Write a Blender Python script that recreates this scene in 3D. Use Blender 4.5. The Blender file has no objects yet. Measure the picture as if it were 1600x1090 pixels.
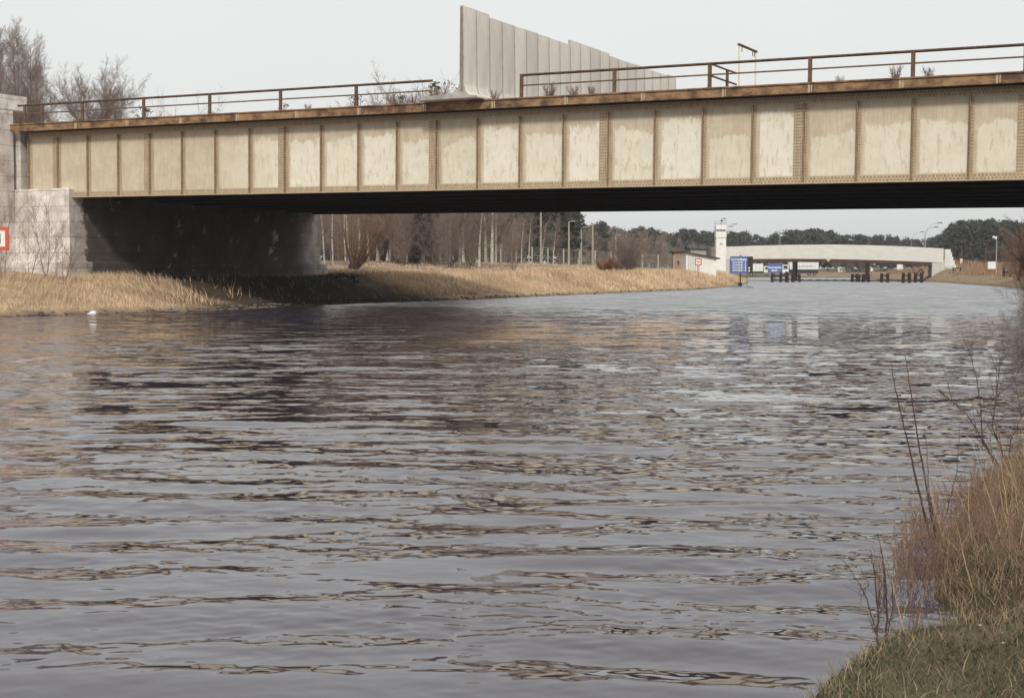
import bpy, math, random
import numpy as np
from mathutils import Vector, Matrix
SC = bpy.context.scene; COL = SC.collection
RND = random.Random(7); NR = np.random.default_rng(7)
PI = math.pi
# ------------------------------------------------------------ camera
CZ = 2.0; FPX = 2222.0; PITCH = math.atan(123/FPX)
cam_d = bpy.data.cameras.new('camera'); cam = bpy.data.objects.new('camera', cam_d); COL.objects.link(cam)
cam_d.sensor_width = 36.0; cam_d.lens = 36.0*FPX/1600; cam_d.clip_start = 0.1; cam_d.clip_end = 5000
cam.location = (0, 0, CZ); cam.rotation_euler = (PI/2-PITCH, 0, 0); SC.camera = cam
# ------------------------------------------------------------ world and sun
SUN = Vector((-0.04, -0.80, 0.58)).normalized()
W = bpy.data.worlds.new("World"); SC.world = W; W.use_nodes = True
nt = W.node_tree; nt.nodes.clear()
sky = nt.nodes.new('ShaderNodeTexSky'); sky.sky_type = 'NISHITA'; sky.sun_disc = False
sky.sun_elevation = math.asin(SUN.z); sky.sun_rotation = math.atan2(SUN.x, SUN.y)
sky.dust_density = 4; sky.air_density = 1.0; sky.ozone_density = 1.0
hs = nt.nodes.new('ShaderNodeHueSaturation'); hs.inputs['Saturation'].default_value = 0.25
mx = nt.nodes.new('ShaderNodeMix'); mx.data_type = 'RGBA'; mx.inputs[0].default_value = 0.82
mx.inputs[7].default_value = (9.25, 9.4, 9.2, 1)      # even white cloud cover
tcw = nt.nodes.new('ShaderNodeTexCoord'); nzw = nt.nodes.new('ShaderNodeTexNoise'); nzw.inputs['Scale'].default_value = 1.6
nzw.inputs['Detail'].default_value = 3
rmw = nt.nodes.new('ShaderNodeMapRange'); rmw.inputs[1].default_value = .3; rmw.inputs[2].default_value = .7
rmw.inputs[3].default_value = .93; rmw.inputs[4].default_value = 1.05
mul = nt.nodes.new('ShaderNodeVectorMath'); mul.operation = 'SCALE'
bg = nt.nodes.new('ShaderNodeBackground'); bg.inputs[1].default_value = 0.1
wo = nt.nodes.new('ShaderNodeOutputWorld')
L = nt.links.new
L(sky.outputs[0], hs.inputs['Color']); L(hs.outputs[0], mx.inputs[6]); L(mx.outputs[2], mul.inputs[0])
L(tcw.outputs['Generated'], nzw.inputs['Vector']); L(nzw.outputs[0], rmw.inputs[0]); L(rmw.outputs[0], mul.inputs['Scale'])
L(mul.outputs[0], bg.inputs[0]); L(bg.outputs[0], wo.inputs[0])
sl = bpy.data.lights.new('sun', 'SUN'); sl.energy = 2.4; sl.angle = math.radians(8); sl.color = (1, .95, .86)
so = bpy.data.objects.new('sun', sl); COL.objects.link(so); so.rotation_euler = SUN.to_track_quat('Z', 'Y').to_euler()
SC.view_settings.view_transform = 'Standard'; SC.view_settings.look = 'None'; SC.view_settings.exposure = 0.0
SC.view_settings.gamma = 1; SC.view_settings.use_curve_mapping = False
# ------------------------------------------------------------ helpers
def U(px, Y): return (px-800)/FPX*(Y*math.cos(PITCH))             # world X of a photo column at distance Y
def Zh(py, Y): return CZ + (422-py)/FPX*Y                          # height of a photo row at distance Y

def bsdf(m): return m.node_tree.nodes['Principled BSDF']
def mat(name, c1, c2=None, scale=3.0, rough=.85, bump=0.0, bscale=None, detail=6, stretch=(1, 1, 1), lo=.35, hi=.65, metal=0.0, attr=None, coord='Object', spec=.3):
    m = bpy.data.materials.new(name); m.use_nodes = True; n = m.node_tree.nodes; l = m.node_tree.links
    b = bsdf(m); b.inputs['Roughness'].default_value = rough; b.inputs['Metallic'].default_value = metal
    b.inputs['Specular IOR Level'].default_value = spec
    c2 = c2 or tuple(v*.75 for v in c1)
    tc = n.new('ShaderNodeTexCoord'); mp = n.new('ShaderNodeMapping'); mp.inputs['Scale'].default_value = stretch
    l.new(tc.outputs[coord], mp.inputs[0])
    nz = n.new('ShaderNodeTexNoise'); nz.inputs['Scale'].default_value = scale; nz.inputs['Detail'].default_value = detail
    nz.inputs['Roughness'].default_value = .65
    l.new(mp.outputs[0], nz.inputs['Vector'])
    rp = n.new('ShaderNodeValToRGB'); rp.color_ramp.elements[0].position = lo; rp.color_ramp.elements[1].position = hi
    rp.color_ramp.elements[0].color = (*c1, 1); rp.color_ramp.elements[1].color = (*c2, 1)
    l.new(nz.outputs[0], rp.inputs[0]); out = rp.outputs[0]
    if attr:
        at = n.new('ShaderNodeAttribute'); at.attribute_name = attr
        mm = n.new('ShaderNodeMix'); mm.data_type = 'RGBA'; mm.blend_type = 'MULTIPLY'; mm.inputs[0].default_value = 1
        l.new(out, mm.inputs[6]); l.new(at.outputs['Color'], mm.inputs[7]); out = mm.outputs[2]
    l.new(out, b.inputs['Base Color'])
    if bump:
        bn = n.new('ShaderNodeTexNoise'); bn.inputs['Scale'].default_value = bscale or scale*4; bn.inputs['Detail'].default_value = 5
        l.new(mp.outputs[0], bn.inputs['Vector'])
        bp = n.new('ShaderNodeBump'); bp.inputs['Strength'].default_value = bump; bp.inputs['Distance'].default_value = .05
        l.new(bn.outputs[0], bp.inputs['Height']); l.new(bp.outputs[0], b.inputs['Normal'])
    return m

def link(o, parent=None):
    COL.objects.link(o)
    if parent is not None: o.parent = parent
    return o
def tag(o, label=None, cat=None, group=None, kind=None):
    if label: o['label'] = label
    if cat: o['category'] = cat
    if group: o['group'] = group
    if kind: o['kind'] = kind
    return o
def empty(name, loc=(0, 0, 0), rz=0.0, parent=None):
    o = bpy.data.objects.new(name, None); o.location = loc; o.rotation_euler = (0, 0, rz); o.empty_display_size = .2
    return link(o, parent)
def npmesh(name, V, F, m=None, parent=None, cols=None, smooth=False, mats=None, midx=None, uvs=None):
    V = np.asarray(V, dtype=np.float32).reshape(-1, 3); F = np.asarray(F, dtype=np.int32)
    k = F.shape[1]; me = bpy.data.meshes.new(name)
    me.vertices.add(len(V)); me.vertices.foreach_set('co', V.ravel())
    me.loops.add(F.size); me.loops.foreach_set('vertex_index', F.ravel())
    me.polygons.add(len(F)); me.polygons.foreach_set('loop_start', np.arange(0, F.size, k, dtype=np.int32))
    me.polygons.foreach_set('loop_total', np.full(len(F), k, dtype=np.int32))
    if smooth: me.polygons.foreach_set('use_smooth', np.ones(len(F), dtype=bool))
    if midx is not None: me.polygons.foreach_set('material_index', np.asarray(midx, dtype=np.int32))
    for mm in (mats or ([m] if m else [])): me.materials.append(mm)
    me.update(calc_edges=True)
    if cols is not None:
        a = me.color_attributes.new('col', 'FLOAT_COLOR', 'POINT')
        c = np.ones((len(V), 4), dtype=np.float32); c[:, :3] = cols; a.data.foreach_set('color', c.ravel())
    if uvs is not None:
        u = me.uv_layers.new(name='uv'); u.data.foreach_set('uv', np.asarray(uvs, dtype=np.float32).ravel())
    me.validate()
    o = bpy.data.objects.new(name, me); return link(o, parent)

class MB:
    """collects boxes, tubes and prisms into one mesh"""
    def __init__(s): s.v = []; s.f = []; s.mi = []; s.cur = 0
    def add(s, vs, fs):
        b = len(s.v); s.v += [tuple(v) for v in vs]
        for f in fs: s.f.append(tuple(i+b for i in f)); s.mi.append(s.cur)
    def box(s, x0, x1, y0, y1, z0, z1, M=None):
        vs = [Vector((x, y, z)) for x in (x0, x1) for y in (y0, y1) for z in (z0, z1)]
        if M: vs = [M @ v for v in vs]
        s.add(vs, [(0, 1, 3, 2), (4, 6, 7, 5), (0, 4, 5, 1), (2, 3, 7, 6), (0, 2, 6, 4), (1, 5, 7, 3)])
    def tube(s, p0, p1, r0, r1=None, n=8, caps=True):
        r1 = r0 if r1 is None else r1
        p0 = Vector(p0); p1 = Vector(p1); d = (p1-p0)
        if d.length < 1e-6: return
        q = d.to_track_quat('Z', 'Y'); a = [q @ Vector((math.cos(2*PI*i/n), math.sin(2*PI*i/n), 0)) for i in range(n)]
        vs = [p0+v*r0 for v in a]+[p1+v*r1 for v in a]
        fs = [(i, (i+1) % n, n+(i+1) % n, n+i) for i in range(n)]
        if caps: fs += [tuple(range(n))[::-1], tuple(range(n, 2*n))]
        s.add(vs, fs)
    def path(s, pts, r, n=6):
        for a, b in zip(pts[:-1], pts[1:]): s.tube(a, b, r, r, n)
    def prism(s, prof, y0, y1, ax='y', M=None):
        """closed profile of (x,z) extruded along y"""
        n = len(prof)
        if ax == 'y': vs = [Vector((x, y, z)) for y in (y0, y1) for x, z in prof]
        elif ax == 'x': vs = [Vector((y, x, z)) for y in (y0, y1) for x, z in prof]
        else: vs = [Vector((x, z, y)) for y in (y0, y1) for x, z in prof]
        if M: vs = [M @ v for v in vs]
        s.add(vs, [(i, (i+1) % n, n+(i+1) % n, n+i) for i in range(n)]+[tuple(range(n))[::-1], tuple(range(n, 2*n))])
    def rivet(s, x, y, z, r, axis=-1):
        b = [(x+r*math.cos(2*PI*i/6), y, z+r*math.sin(2*PI*i/6)) for i in range(6)]
        t = [(x+.55*r*math.cos(2*PI*i/6), y+axis*r*.8, z+.55*r*math.sin(2*PI*i/6)) for i in range(6)]
        s.add(b+t, [(i, (i+1) % 6, 6+(i+1) % 6, 6+i) for i in range(6)]+[(6, 7, 8, 9, 10, 11)])
    def build(s, name, m, parent=None, bevel=0, smooth=False):
        me = bpy.data.meshes.new(name); me.from_pydata(s.v, [], s.f)
        for mm in (m if isinstance(m, (list, tuple)) else [m]): me.materials.append(mm)
        me.polygons.foreach_set('material_index', s.mi)
        import bmesh
        bm = bmesh.new(); bm.from_mesh(me); bmesh.ops.recalc_face_normals(bm, faces=bm.faces); bm.to_mesh(me); bm.free()
        if smooth: me.polygons.foreach_set('use_smooth', [True]*len(me.polygons))
        me.update(); o = bpy.data.objects.new(name, me); link(o, parent)
        if bevel:
            b = o.modifiers.new('b', 'BEVEL'); b.width = bevel; b.segments = 2; b.limit_method = 'ANGLE'
        return o
def dup(root, loc, rz=0.0, sc=1.0, label=None, group=None):
    r = root.copy(); COL.objects.link(r); r.location = loc; r.rotation_euler = (0, 0, rz)
    r.scale = (sc, sc, sc) if isinstance(sc, (int, float)) else sc
    if label: r['label'] = label
    if group: r['group'] = group
    for ch in list(root.children):
        c = ch.copy(); COL.objects.link(c); c.parent = r
        for g in list(ch.children):
            d = g.copy(); COL.objects.link(d); d.parent = c
    return r
ORD = ['first', 'second', 'third', 'fourth', 'fifth', 'sixth', 'seventh', 'eighth', 'ninth', 'tenth', 'eleventh', 'twelfth', 'thirteenth',
       'fourteenth', 'fifteenth', 'sixteenth', 'seventeenth', 'eighteenth', 'nineteenth', 'twentieth', 'twenty-first', 'twenty-second',
       'twenty-third', 'twenty-fourth', 'twenty-fifth', 'twenty-sixth', 'twenty-seventh', 'twenty-eighth', 'twenty-ninth', 'thirtieth']
# ------------------------------------------------------------ terrain
BX = 19.08; BY = 53.0; BZ = 5.378; TH = 0.4891; GR = 0.0103; BW = 25.2        # near girder line of the steel bridge
EX = np.array([math.cos(TH), -math.sin(TH)]); EY = np.array([math.sin(TH), math.cos(TH)])
POLY = np.array([(-55, -120), (-7, -12), (-2, -1), (-.6, 2), (.85, 5), (1.38, 6.5), (1.55, 6.9), (1.9, 7.2), (2.3, 7.3), (2.55, 7.7), (2.62, 8.8), (3.05, 9.9),
    (4.0, 12.4), (5.5, 15.3), (10, 25), (17, 40), (25, 58), (36, 85), (46, 115), (54.5, 148), (66, 211), (73.2, 252), (80, 280), (77, 305), (90, 360), (103, 425),
    (40, 428), (50, 330), (47, 285), (39, 234), (30, 185), (20, 148), (4.6, 114), (-4.0, 94), (-8.4, 87), (-11.3, 80.8), (-14.2, 71.7), (-21.9, 60.9),
    (-37, 28), (-60, -22), (-105, -120)], dtype=float)
def sdist(x, y):
    """signed distance to the shoreline, positive on land, and whether the land point is on the left bank"""
    x = np.asarray(x, float); y = np.asarray(y, float)
    best = np.full(x.shape, 1e9); side = np.zeros(x.shape, bool); ins = np.zeros(x.shape, bool)
    n = len(POLY)
    for i in range(n):
        a = POLY[i]; b = POLY[(i+1) % n]; d = b-a; t = np.clip(((x-a[0])*d[0]+(y-a[1])*d[1])/(d@d), 0, 1)
        q = np.hypot(x-a[0]-t*d[0], y-a[1]-t*d[1]); m = q < best
        best = np.where(m, q, best); side = np.where(m, i >= 26, side)
        if a[1] != b[1]:
            c = ((a[1] > y) != (b[1] > y)) & (x < (b[0]-a[0])*(y-a[1])/(b[1]-a[1])+a[0]); ins ^= c
    return np.where(ins, -best, best), side
def hash_noise(x, y, s, seed=0):
    v = np.zeros(np.shape(x)); r = np.random.default_rng(seed)
    for k in range(9):
        a = r.uniform(0, 2*PI); f = s*r.uniform(.6, 1.8); v = v+np.sin((x*math.cos(a)+y*math.sin(a))*f+r.uniform(0, 7))
    return v/9*1.5
def smooth(a, b, x): t = np.clip((x-a)/(b-a), 0, 1); return t*t*(3-2*t)
def ground(x, y):
    x = np.asarray(x, float); y = np.asarray(y, float)
    d, left = sdist(x, y)
    hl = .28*smooth(0, .5, d)+1.25*smooth(.3, 6.0, d)+np.clip((d-7)*.06, 0, 1.35)
    hr = .26*smooth(0, .35, d)+.16*smooth(.3, 2.2, d)+.25*smooth(4, 20, d)
    far = smooth(120, 200, y)
    hr = hr+far*(.55*smooth(0, 6, d)+.9*smooth(8, 30, d))
    hr = np.where(y > 20, hr+.35*smooth(20, 60, y)*smooth(.3, 4, d), hr)
    h = np.where(left, hl, hr)
    h = h+hash_noise(x, y, .8, 3)*.09*smooth(.5, 5, d)+hash_noise(x, y, 3.4, 5)*.035*smooth(.1, 1.2, d)+np.where(y < 30, hash_noise(x, y, 8.0, 6)*.022*smooth(.1, .6, d), 0)
    # approach embankments of the steel bridge
    s = (x-BX)*EX[0]+(y-BY)*EX[1]; c = (x-BX)*EY[0]+(y-BY)*EY[1]
    top = 8.9
    mound = lambda u: np.minimum(top, top+2-np.maximum(np.maximum(-c-1.5, c-27)*.6, 0)-np.maximum((7-u)*.62, -2)*1.0)
    in_wall = (c > .3) & (c < BW+.2)
    eL = np.where(in_wall, top, -10)*(s < -54)+(-10)*(s >= -54)
    eL = np.maximum(eL, np.where(s < -66, np.minimum(top, top-np.maximum(np.maximum(-c-.5, c-BW-1)*.6, 0)), -10))
    eL = np.maximum(eL, np.where((s < -66) & (c >= BW), np.minimum(top, top-(c-BW-.5)*.62), -10))
    eR = np.where((s > 16), np.minimum(top-.4, top-.4-np.maximum(np.maximum(-c-.5, c-BW-1)*.62, 0)), -10)
    h = np.where(d > 0, np.maximum(h, np.maximum(eL, eR)), h)
    h = np.where(d <= 0, np.maximum(-1.4, d*.7), h)
    h = h+np.where((~left) & (d > 0), 2.1*np.exp(-(((x-81)/7)**2+((y-266)/11)**2))*smooth(0, 4, d), 0)
    return h
def g1(x, y): return float(ground(np.array([x]), np.array([y]))[0])

def axis(segs):
    out = [segs[0][0]]
    for a, b, st in segs:
        n = max(1, int(round((b-a)/st))); out += list(np.linspace(a, b, n+1)[1:])
    return np.array(out)
gx = axis([(-3000, -400, 325), (-400, -110, 29), (-110, -50, 4), (-50, -2, .8), (-2, 8, .16), (8, 30, .6), (30, 90, .9), (90, 180, 4), (180, 600, 42), (600, 3000, 300)])
gy = axis([(-600, -120, 60), (-120, -10, 10), (-10, 1, 1), (1, 18, .16), (18, 60, .8), (60, 110, .7), (110, 300, 1.6), (300, 450, 4), (450, 900, 45), (900, 4000, 310)])
GX, GY = np.meshgrid(gx, gy); shp = GX.shape; xf = GX.ravel(); yf = GY.ravel()
zf = ground(xf, yf); df, lf = sdist(xf, yf)
ny, nx = shp; ii = np.arange((ny-1)*(nx-1)); r0 = ii//(nx-1); c0 = ii % (nx-1); a0 = r0*nx+c0
F4 = np.stack([a0, a0+1, a0+nx+1, a0+nx], 1)
C = np.zeros((len(xf), 3)); straw = np.array([.47, .35, .23]); C[:] = straw
sB = (xf-BX)*EX[0]+(yf-BY)*EX[1]; cB = (xf-BX)*EY[0]+(yf-BY)*EY[1]
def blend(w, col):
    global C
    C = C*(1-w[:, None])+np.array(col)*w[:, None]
blend(smooth(6, 14, df)*lf, (.25, .19, .14))
blend(((~lf) & (yf < 60)).astype(float), (.11, .092, .052))
blend(((~lf) & (yf >= 60)).astype(float)*.7, (.23, .17, .11))
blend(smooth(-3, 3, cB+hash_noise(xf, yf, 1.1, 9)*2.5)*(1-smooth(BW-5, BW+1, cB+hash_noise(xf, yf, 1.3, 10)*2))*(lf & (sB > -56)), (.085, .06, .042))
blend((1-smooth(0, .5, df))*.8, (.06, .045, .03))
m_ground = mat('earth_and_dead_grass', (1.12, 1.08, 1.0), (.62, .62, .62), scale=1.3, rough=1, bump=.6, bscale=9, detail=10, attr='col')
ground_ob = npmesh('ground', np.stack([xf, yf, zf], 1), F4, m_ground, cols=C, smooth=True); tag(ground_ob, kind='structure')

# ------------------------------------------------------------ water
def wave_set(seed=11):
    r = np.random.default_rng(seed); out = []
    for k in range(60):                                   # longer wind waves with long crests
        lam = .42*(2.6/.42)**r.uniform(0, 1); out.append([2*PI/lam, math.radians(83)+r.normal(0, .24), math.exp(-((math.log(lam/.95))/.55)**2)*r.uniform(.5, 1.2), r.uniform(0, 2*PI), 0])
    for k in range(90):                                   # fine ripples riding on them
        lam = .085*(.42/.085)**r.uniform(0, 1); out.append([2*PI/lam, math.radians(83)+r.normal(0, .55), r.uniform(.5, 1.2), r.uniform(0, 2*PI), 1])
    for f, rms in ((0, .048), (1, .060)):
        S = math.sqrt(sum(o[2]**2 for o in out if o[4] == f)/2)
        for o in out:
            if o[4] == f: o[2] *= rms/S
    return out
NA = 620; ang = np.linspace(-.66, .66, NA)
rr = [2.2]
while rr[-1] < 46: rr.append(rr[-1]+max(.010, rr[-1]**2/(2*1422)*.62))
while rr[-1] < 1500: rr.append(rr[-1]*1.06)
rr = np.array(rr); RR, AA = np.meshgrid(rr, ang, indexing='ij')
wx = (RR*np.sin(AA)).ravel(); wy = (RR*np.cos(AA)).ravel(); wr = RR.ravel()
H = np.zeros(len(wx), np.float64); SL = .060
step_r = np.gradient(rr); st = np.repeat(step_r, NA); stx = wr*(ang[1]-ang[0])
near = wr < 47
xn = wx[near]; yn = wy[near]; hn = np.zeros(len(xn)); sn = st[near]; tn = stx[near]
wob = hash_noise(xn, yn, .55, 21)*.5; patch = np.clip(1+.45*hash_noise(xn, yn, .33, 23), .2, 2); fine = np.clip(.62+.9*hash_noise(xn, yn*1.6, 1.5, 27)+.5*hash_noise(xn, yn, .4, 28), .22, 1.7)
for k, a, s, ph, fam in wave_set():
    lam = 2*PI/k
    att = np.clip((lam/np.maximum(sn, tn*.6)-2.2)/2.5, 0, 1)
    hn += att*np.sin(k*(xn*math.cos(a)+yn*math.sin(a))+ph+wob*2.2)*(s/k)*(fine if fam else patch)
sg = SL*.35
hn = hn*(1-smooth(34, 46, wr[near]))
H[near] = hn
nr = len(rr); ii = np.arange((nr-1)*(NA-1)); a0 = (ii//(NA-1))*NA+ii % (NA-1)
WF = np.stack([a0, a0+NA, a0+NA+1, a0+1], 1)
m_water = bpy.data.materials.new('canal_water'); m_water.use_nodes = True
n = m_water.node_tree.nodes; l = m_water.node_tree.links; b = bsdf(m_water)
b.inputs['Base Color'].default_value = (.050, .040, .056, 1); b.inputs['Roughness'].default_value = .03; b.inputs['IOR'].default_value = 1.60
tc = n.new('ShaderNodeTexCoord')
def wnoise(scale, stretch, detail=2):
    mp = n.new('ShaderNodeMapping'); mp.inputs['Scale'].default_value = stretch; mp.inputs['Rotation'].default_value = (0, 0, math.radians(7))
    l.new(tc.outputs['Object'], mp.inputs[0]); z = n.new('ShaderNodeTexNoise'); z.inputs['Scale'].default_value = scale; z.inputs['Detail'].default_value = detail
    l.new(mp.outputs[0], z.inputs['Vector']); return z
nz1 = wnoise(1.1, (.45, 1.5, 1), 3); nz2 = wnoise(4.5, (.5, 1.3, 1), 3)
def vm(op, a, bb=None, sc=None):
    q = n.new('ShaderNodeVectorMath'); q.operation = op
    l.new(a, q.inputs[0])
    if bb is not None:
        if isinstance(bb, tuple): q.inputs[1].default_value = bb
        else: l.new(bb, q.inputs[1])
    if sc is not None:
        if isinstance(sc, float): q.inputs['Scale'].default_value = sc
        else: l.new(sc, q.inputs['Scale'])
    return q.outputs[0]
s1 = vm('SUBTRACT', nz1.outputs['Color'], (.5, .5, .5)); s2 = vm('SUBTRACT', nz2.outputs['Color'], (.5, .5, .5))
# amount of shader waves grows where the mesh no longer resolves the waves (distance from the near bank, object space)
ln = n.new('ShaderNodeVectorMath'); ln.operation = 'LENGTH'; l.new(tc.outputs['Object'], ln.inputs[0])
mr = n.new('ShaderNodeMapRange'); l.new(ln.outputs['Value'], mr.inputs[0]); mr.inputs[1].default_value = 8; mr.inputs[2].default_value = 34; mr.inputs[3].default_value = 0.12; mr.inputs[4].default_value = 1.15
mr3 = n.new('ShaderNodeMapRange'); l.new(ln.outputs['Value'], mr3.inputs[0]); mr3.inputs[1].default_value = 46; mr3.inputs[2].default_value = 84; mr3.inputs[3].default_value = 1.0; mr3.inputs[4].default_value = .55
mq = n.new('ShaderNodeMath'); mq.operation = 'MULTIPLY'; l.new(mr.outputs[0], mq.inputs[0]); l.new(mr3.outputs[0], mq.inputs[1])
sA = vm('SCALE', vm('ADD', vm('SCALE', s1, sc=.62), vm('SCALE', s2, sc=.62)), sc=mq.outputs[0])
sA = vm('MULTIPLY', sA, (.55, 1.0, 0.0))
mr2 = n.new('ShaderNodeMapRange'); l.new(ln.outputs['Value'], mr2.inputs[0]); mr2.inputs[1].default_value = 46; mr2.inputs[2].default_value = 80
cst = n.new('ShaderNodeCombineXYZ'); cst.inputs[0].default_value = -.04; cst.inputs[1].default_value = -.125      # wind steepens one face of each wave
sA = vm('ADD', sA, vm('SCALE', cst.outputs[0], sc=mr2.outputs[0]))
geo = n.new('ShaderNodeNewGeometry')
nn = vm('NORMALIZE', vm('ADD', geo.outputs['Normal'], sA)); l.new(nn, b.inputs['Normal'])
water = npmesh('water', np.stack([wx, wy, H], 1), WF, m_water, smooth=True); tag(water, kind='structure')
# ------------------------------------------------------------ materials
def girder_paint():
    m = bpy.data.materials.new('weathered_beige_paint'); m.use_nodes = True; n = m.node_tree.nodes; l = m.node_tree.links; b = bsdf(m)
    b.inputs['Roughness'].default_value = .75; b.inputs['Specular IOR Level'].default_value = .25
    tc = n.new('ShaderNodeTexCoord')
    def nz(scale, st, det=5, off=(0, 0, 0)):
        mp = n.new('ShaderNodeMapping'); mp.inputs['Scale'].default_value = st; mp.inputs['Location'].default_value = off
        l.new(tc.outputs['Object'], mp.inputs[0]); z = n.new('ShaderNodeTexNoise'); z.inputs['Scale'].default_value = scale; z.inputs['Detail'].default_value = det
        z.inputs['Roughness'].default_value = .7
        l.new(mp.outputs[0], z.inputs['Vector']); return z.outputs[0]
    def mth(op, a, bb=None):
        q = n.new('ShaderNodeMath'); q.operation = op
        for i, v in enumerate((a, bb)):
            if v is None: continue
            if isinstance(v, (int, float)): q.inputs[i].default_value = v
            else: l.new(v, q.inputs[i])
        return q.outputs[0]
    def rng(v, a, c, lo=0.0, hi=1.0):
        q = n.new('ShaderNodeMapRange'); q.interpolation_type = 'SMOOTHSTEP'; l.new(v, q.inputs[0]); q.inputs[1].default_value = a; q.inputs[2].default_value = c
        q.inputs[3].default_value = lo; q.inputs[4].default_value = hi; return q.outputs[0]
    def mixc(f, a, c):
        q = n.new('ShaderNodeMix'); q.data_type = 'RGBA'; l.new(f, q.inputs[0])
        for i, v in ((6, a), (7, c)):
            if isinstance(v, tuple): q.inputs[i].default_value = (*v, 1)
            else: l.new(v, q.inputs[i])
        return q.outputs[2]
    sp = n.new('ShaderNodeSeparateXYZ'); l.new(tc.outputs['Object'], sp.inputs[0])
    uv = n.new('ShaderNodeUVMap'); su = n.new('ShaderNodeSeparateXYZ'); l.new(uv.outputs[0], su.inputs[0])
    u = su.outputs[0]; z = sp.outputs[2]; x = sp.outputs[0]
    base = mixc(rng(nz(1.2, (1, 1, 1)), .35, .65), (.49, .41, .30), (.59, .51, .385))
    base = mixc(rng(nz(5, (2.2, 1, .18), 6), .45, .75), base, (.44, .35, .235))
    # bleached area of each panel: ragged top edge with vertical streaks
    top = mth('ADD', mth('MULTIPLY', nz(.35, (1, 1, 0), 1, (3, 0, 0)), 1.5), mth('ADD', mth('MULTIPLY', nz(2.4, (1, 1, .12), 6), 1.0), mth('MULTIPLY', nz(9, (1, 1, .3), 4), .25)))
    pid = n.new('ShaderNodeTexWhiteNoise'); pid.noise_dimensions = '1D'; l.new(mth('FLOOR', mth('MULTIPLY', mth('ADD', x, 51.0), 1/2.128)), pid.inputs['W']); spr = n.new('ShaderNodeSeparateColor'); l.new(pid.outputs['Color'], spr.inputs[0])
    top = mth('ADD', top, mth('MULTIPLY', mth('SUBTRACT', pid.outputs['Value'], .5), .9))
    edge = mth('SUBTRACT', mth('ADD', top, 1.02), z)
    f = rng(edge, -.05, .07)
    pan = mth('MULTIPLY', rng(mth('ADD', u, mth('MULTIPLY', nz(7, (1, 1, .5)), .10)), .16, .195), rng(mth('ADD', mth('SUBTRACT', 1.0, u), mth('MULTIPLY', nz(6.4, (1, 1, .5)), .08)), .07, .10))
    f = mth('MULTIPLY', f, pan)
    f = mth('MULTIPLY', f, rng(z, .22, .34))
    f = mth('MULTIPLY', f, rng(x, -40, -33)); f = mth('MULTIPLY', f, mth('ADD', .55, mth('MULTIPLY', spr.outputs[0], .45)))
    streak = rng(nz(6.5, (1, 1, .16), 4), .56, .70)
    low = rng(nz(2.6, (1.8, 1, .5), 8, (9, 0, 4)), .53, .60)
    white = mixc(rng(nz(1.1, (1, 1, 1.4)), .3, .7), (.70, .645, .52), (.78, .735, .63))
    white = mixc(mth('MULTIPLY', streak, .45), white, (.56, .47, .33))
    white = mixc(mth('MULTIPLY', low, .6), white, (.50, .41, .28))
    c = mixc(f, base, white)
    # greyer tone towards the top flange, with a streaked lower edge
    gr = mth('MULTIPLY', rng(mth('ADD', z, mth('MULTIPLY', nz(4, (1, 1, .2)), 1.2)), 3.0, 4.1), .5)
    c = mixc(gr, c, (.33, .28, .235))
    edgeg = mth('MULTIPLY', mth('ADD', rng(u, .09, .015), rng(u, .95, 1.0)), .6)
    c = mixc(edgeg, c, (.27, .185, .11))
    l.new(c, b.inputs['Base Color'])
    bn = n.new('ShaderNodeBump'); bn.inputs['Strength'].default_value = .35; bn.inputs['Distance'].default_value = .03
    l.new(nz(2, (1, 1, 1), 8), bn.inputs['Height']); l.new(bn.outputs[0], b.inputs['Normal'])
    return m
M = {}
M['paint'] = girder_paint()
M['paint2'] = mat('dusty_beige_paint', (.49, .395, .275), (.36, .275, .185), scale=3, stretch=(2, 2, .4), rough=.8, bump=.2)
M['rivet'] = mat('rusty_rivet', (.22, .15, .10), (.36, .27, .18), scale=6)
M['rust'] = mat('rusty_edge_steel', (.33, .20, .105), (.10, .055, .035), scale=1.6, stretch=(1, 1, 1.6), rough=.9, bump=.5, lo=.38, hi=.62)
M['rail'] = mat('rusty_rail_paint', (.17, .105, .065), (.085, .05, .035), scale=4, rough=.85, bump=.3)
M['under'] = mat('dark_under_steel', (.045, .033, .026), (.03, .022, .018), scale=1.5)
M['conc'] = mat('grey_concrete', (.60, .55, .51), (.47, .43, .40), scale=1.2, stretch=(1, 1, .35), rough=.9, bump=.3, bscale=14)
M['conc_d'] = mat('stained_concrete_edge', (.27, .235, .20), (.17, .145, .12), scale=2.5, rough=.95, bump=.5)
M['conc_w'] = mat('pale_concrete', (.62, .62, .57), (.50, .50, .46), scale=.8, stretch=(1, 1, .5), rough=.9)
M['white'] = mat('white_paint', (.80, .80, .77), (.66, .66, .63), scale=1.5, rough=.6)
M['signwhite'] = mat('sign_white', (.78, .76, .66), (.72, .70, .60), scale=3, rough=.5)
M['signred'] = mat('sign_red', (.58, .10, .07), (.48, .09, .06), scale=3, rough=.5)
M['black'] = mat('black_paint', (.02, .02, .02), (.03, .03, .03), scale=3, rough=.6)
M['blue'] = mat('sign_blue', (.10, .145, .36), (.085, .125, .31), scale=3, rough=.5)
M['yellow'] = mat('faded_yellow_paint', (.75, .68, .36), (.62, .55, .33), scale=4, rough=.6)
M['wood'] = mat('dark_tarred_timber', (.05, .032, .028), (.03, .02, .018), scale=3, rough=.9, bump=.5)
M['girder_far'] = mat('red_brown_steel', (.13, .06, .045), (.08, .04, .03), scale=1, rough=.8)
M['post'] = mat('weathered_concrete_post', (.42, .38, .31), (.30, .27, .22), scale=2, rough=.95)
M['roof'] = mat('dark_roof_felt', (.09, .085, .085), (.06, .055, .055), scale=2, rough=.9)
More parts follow.
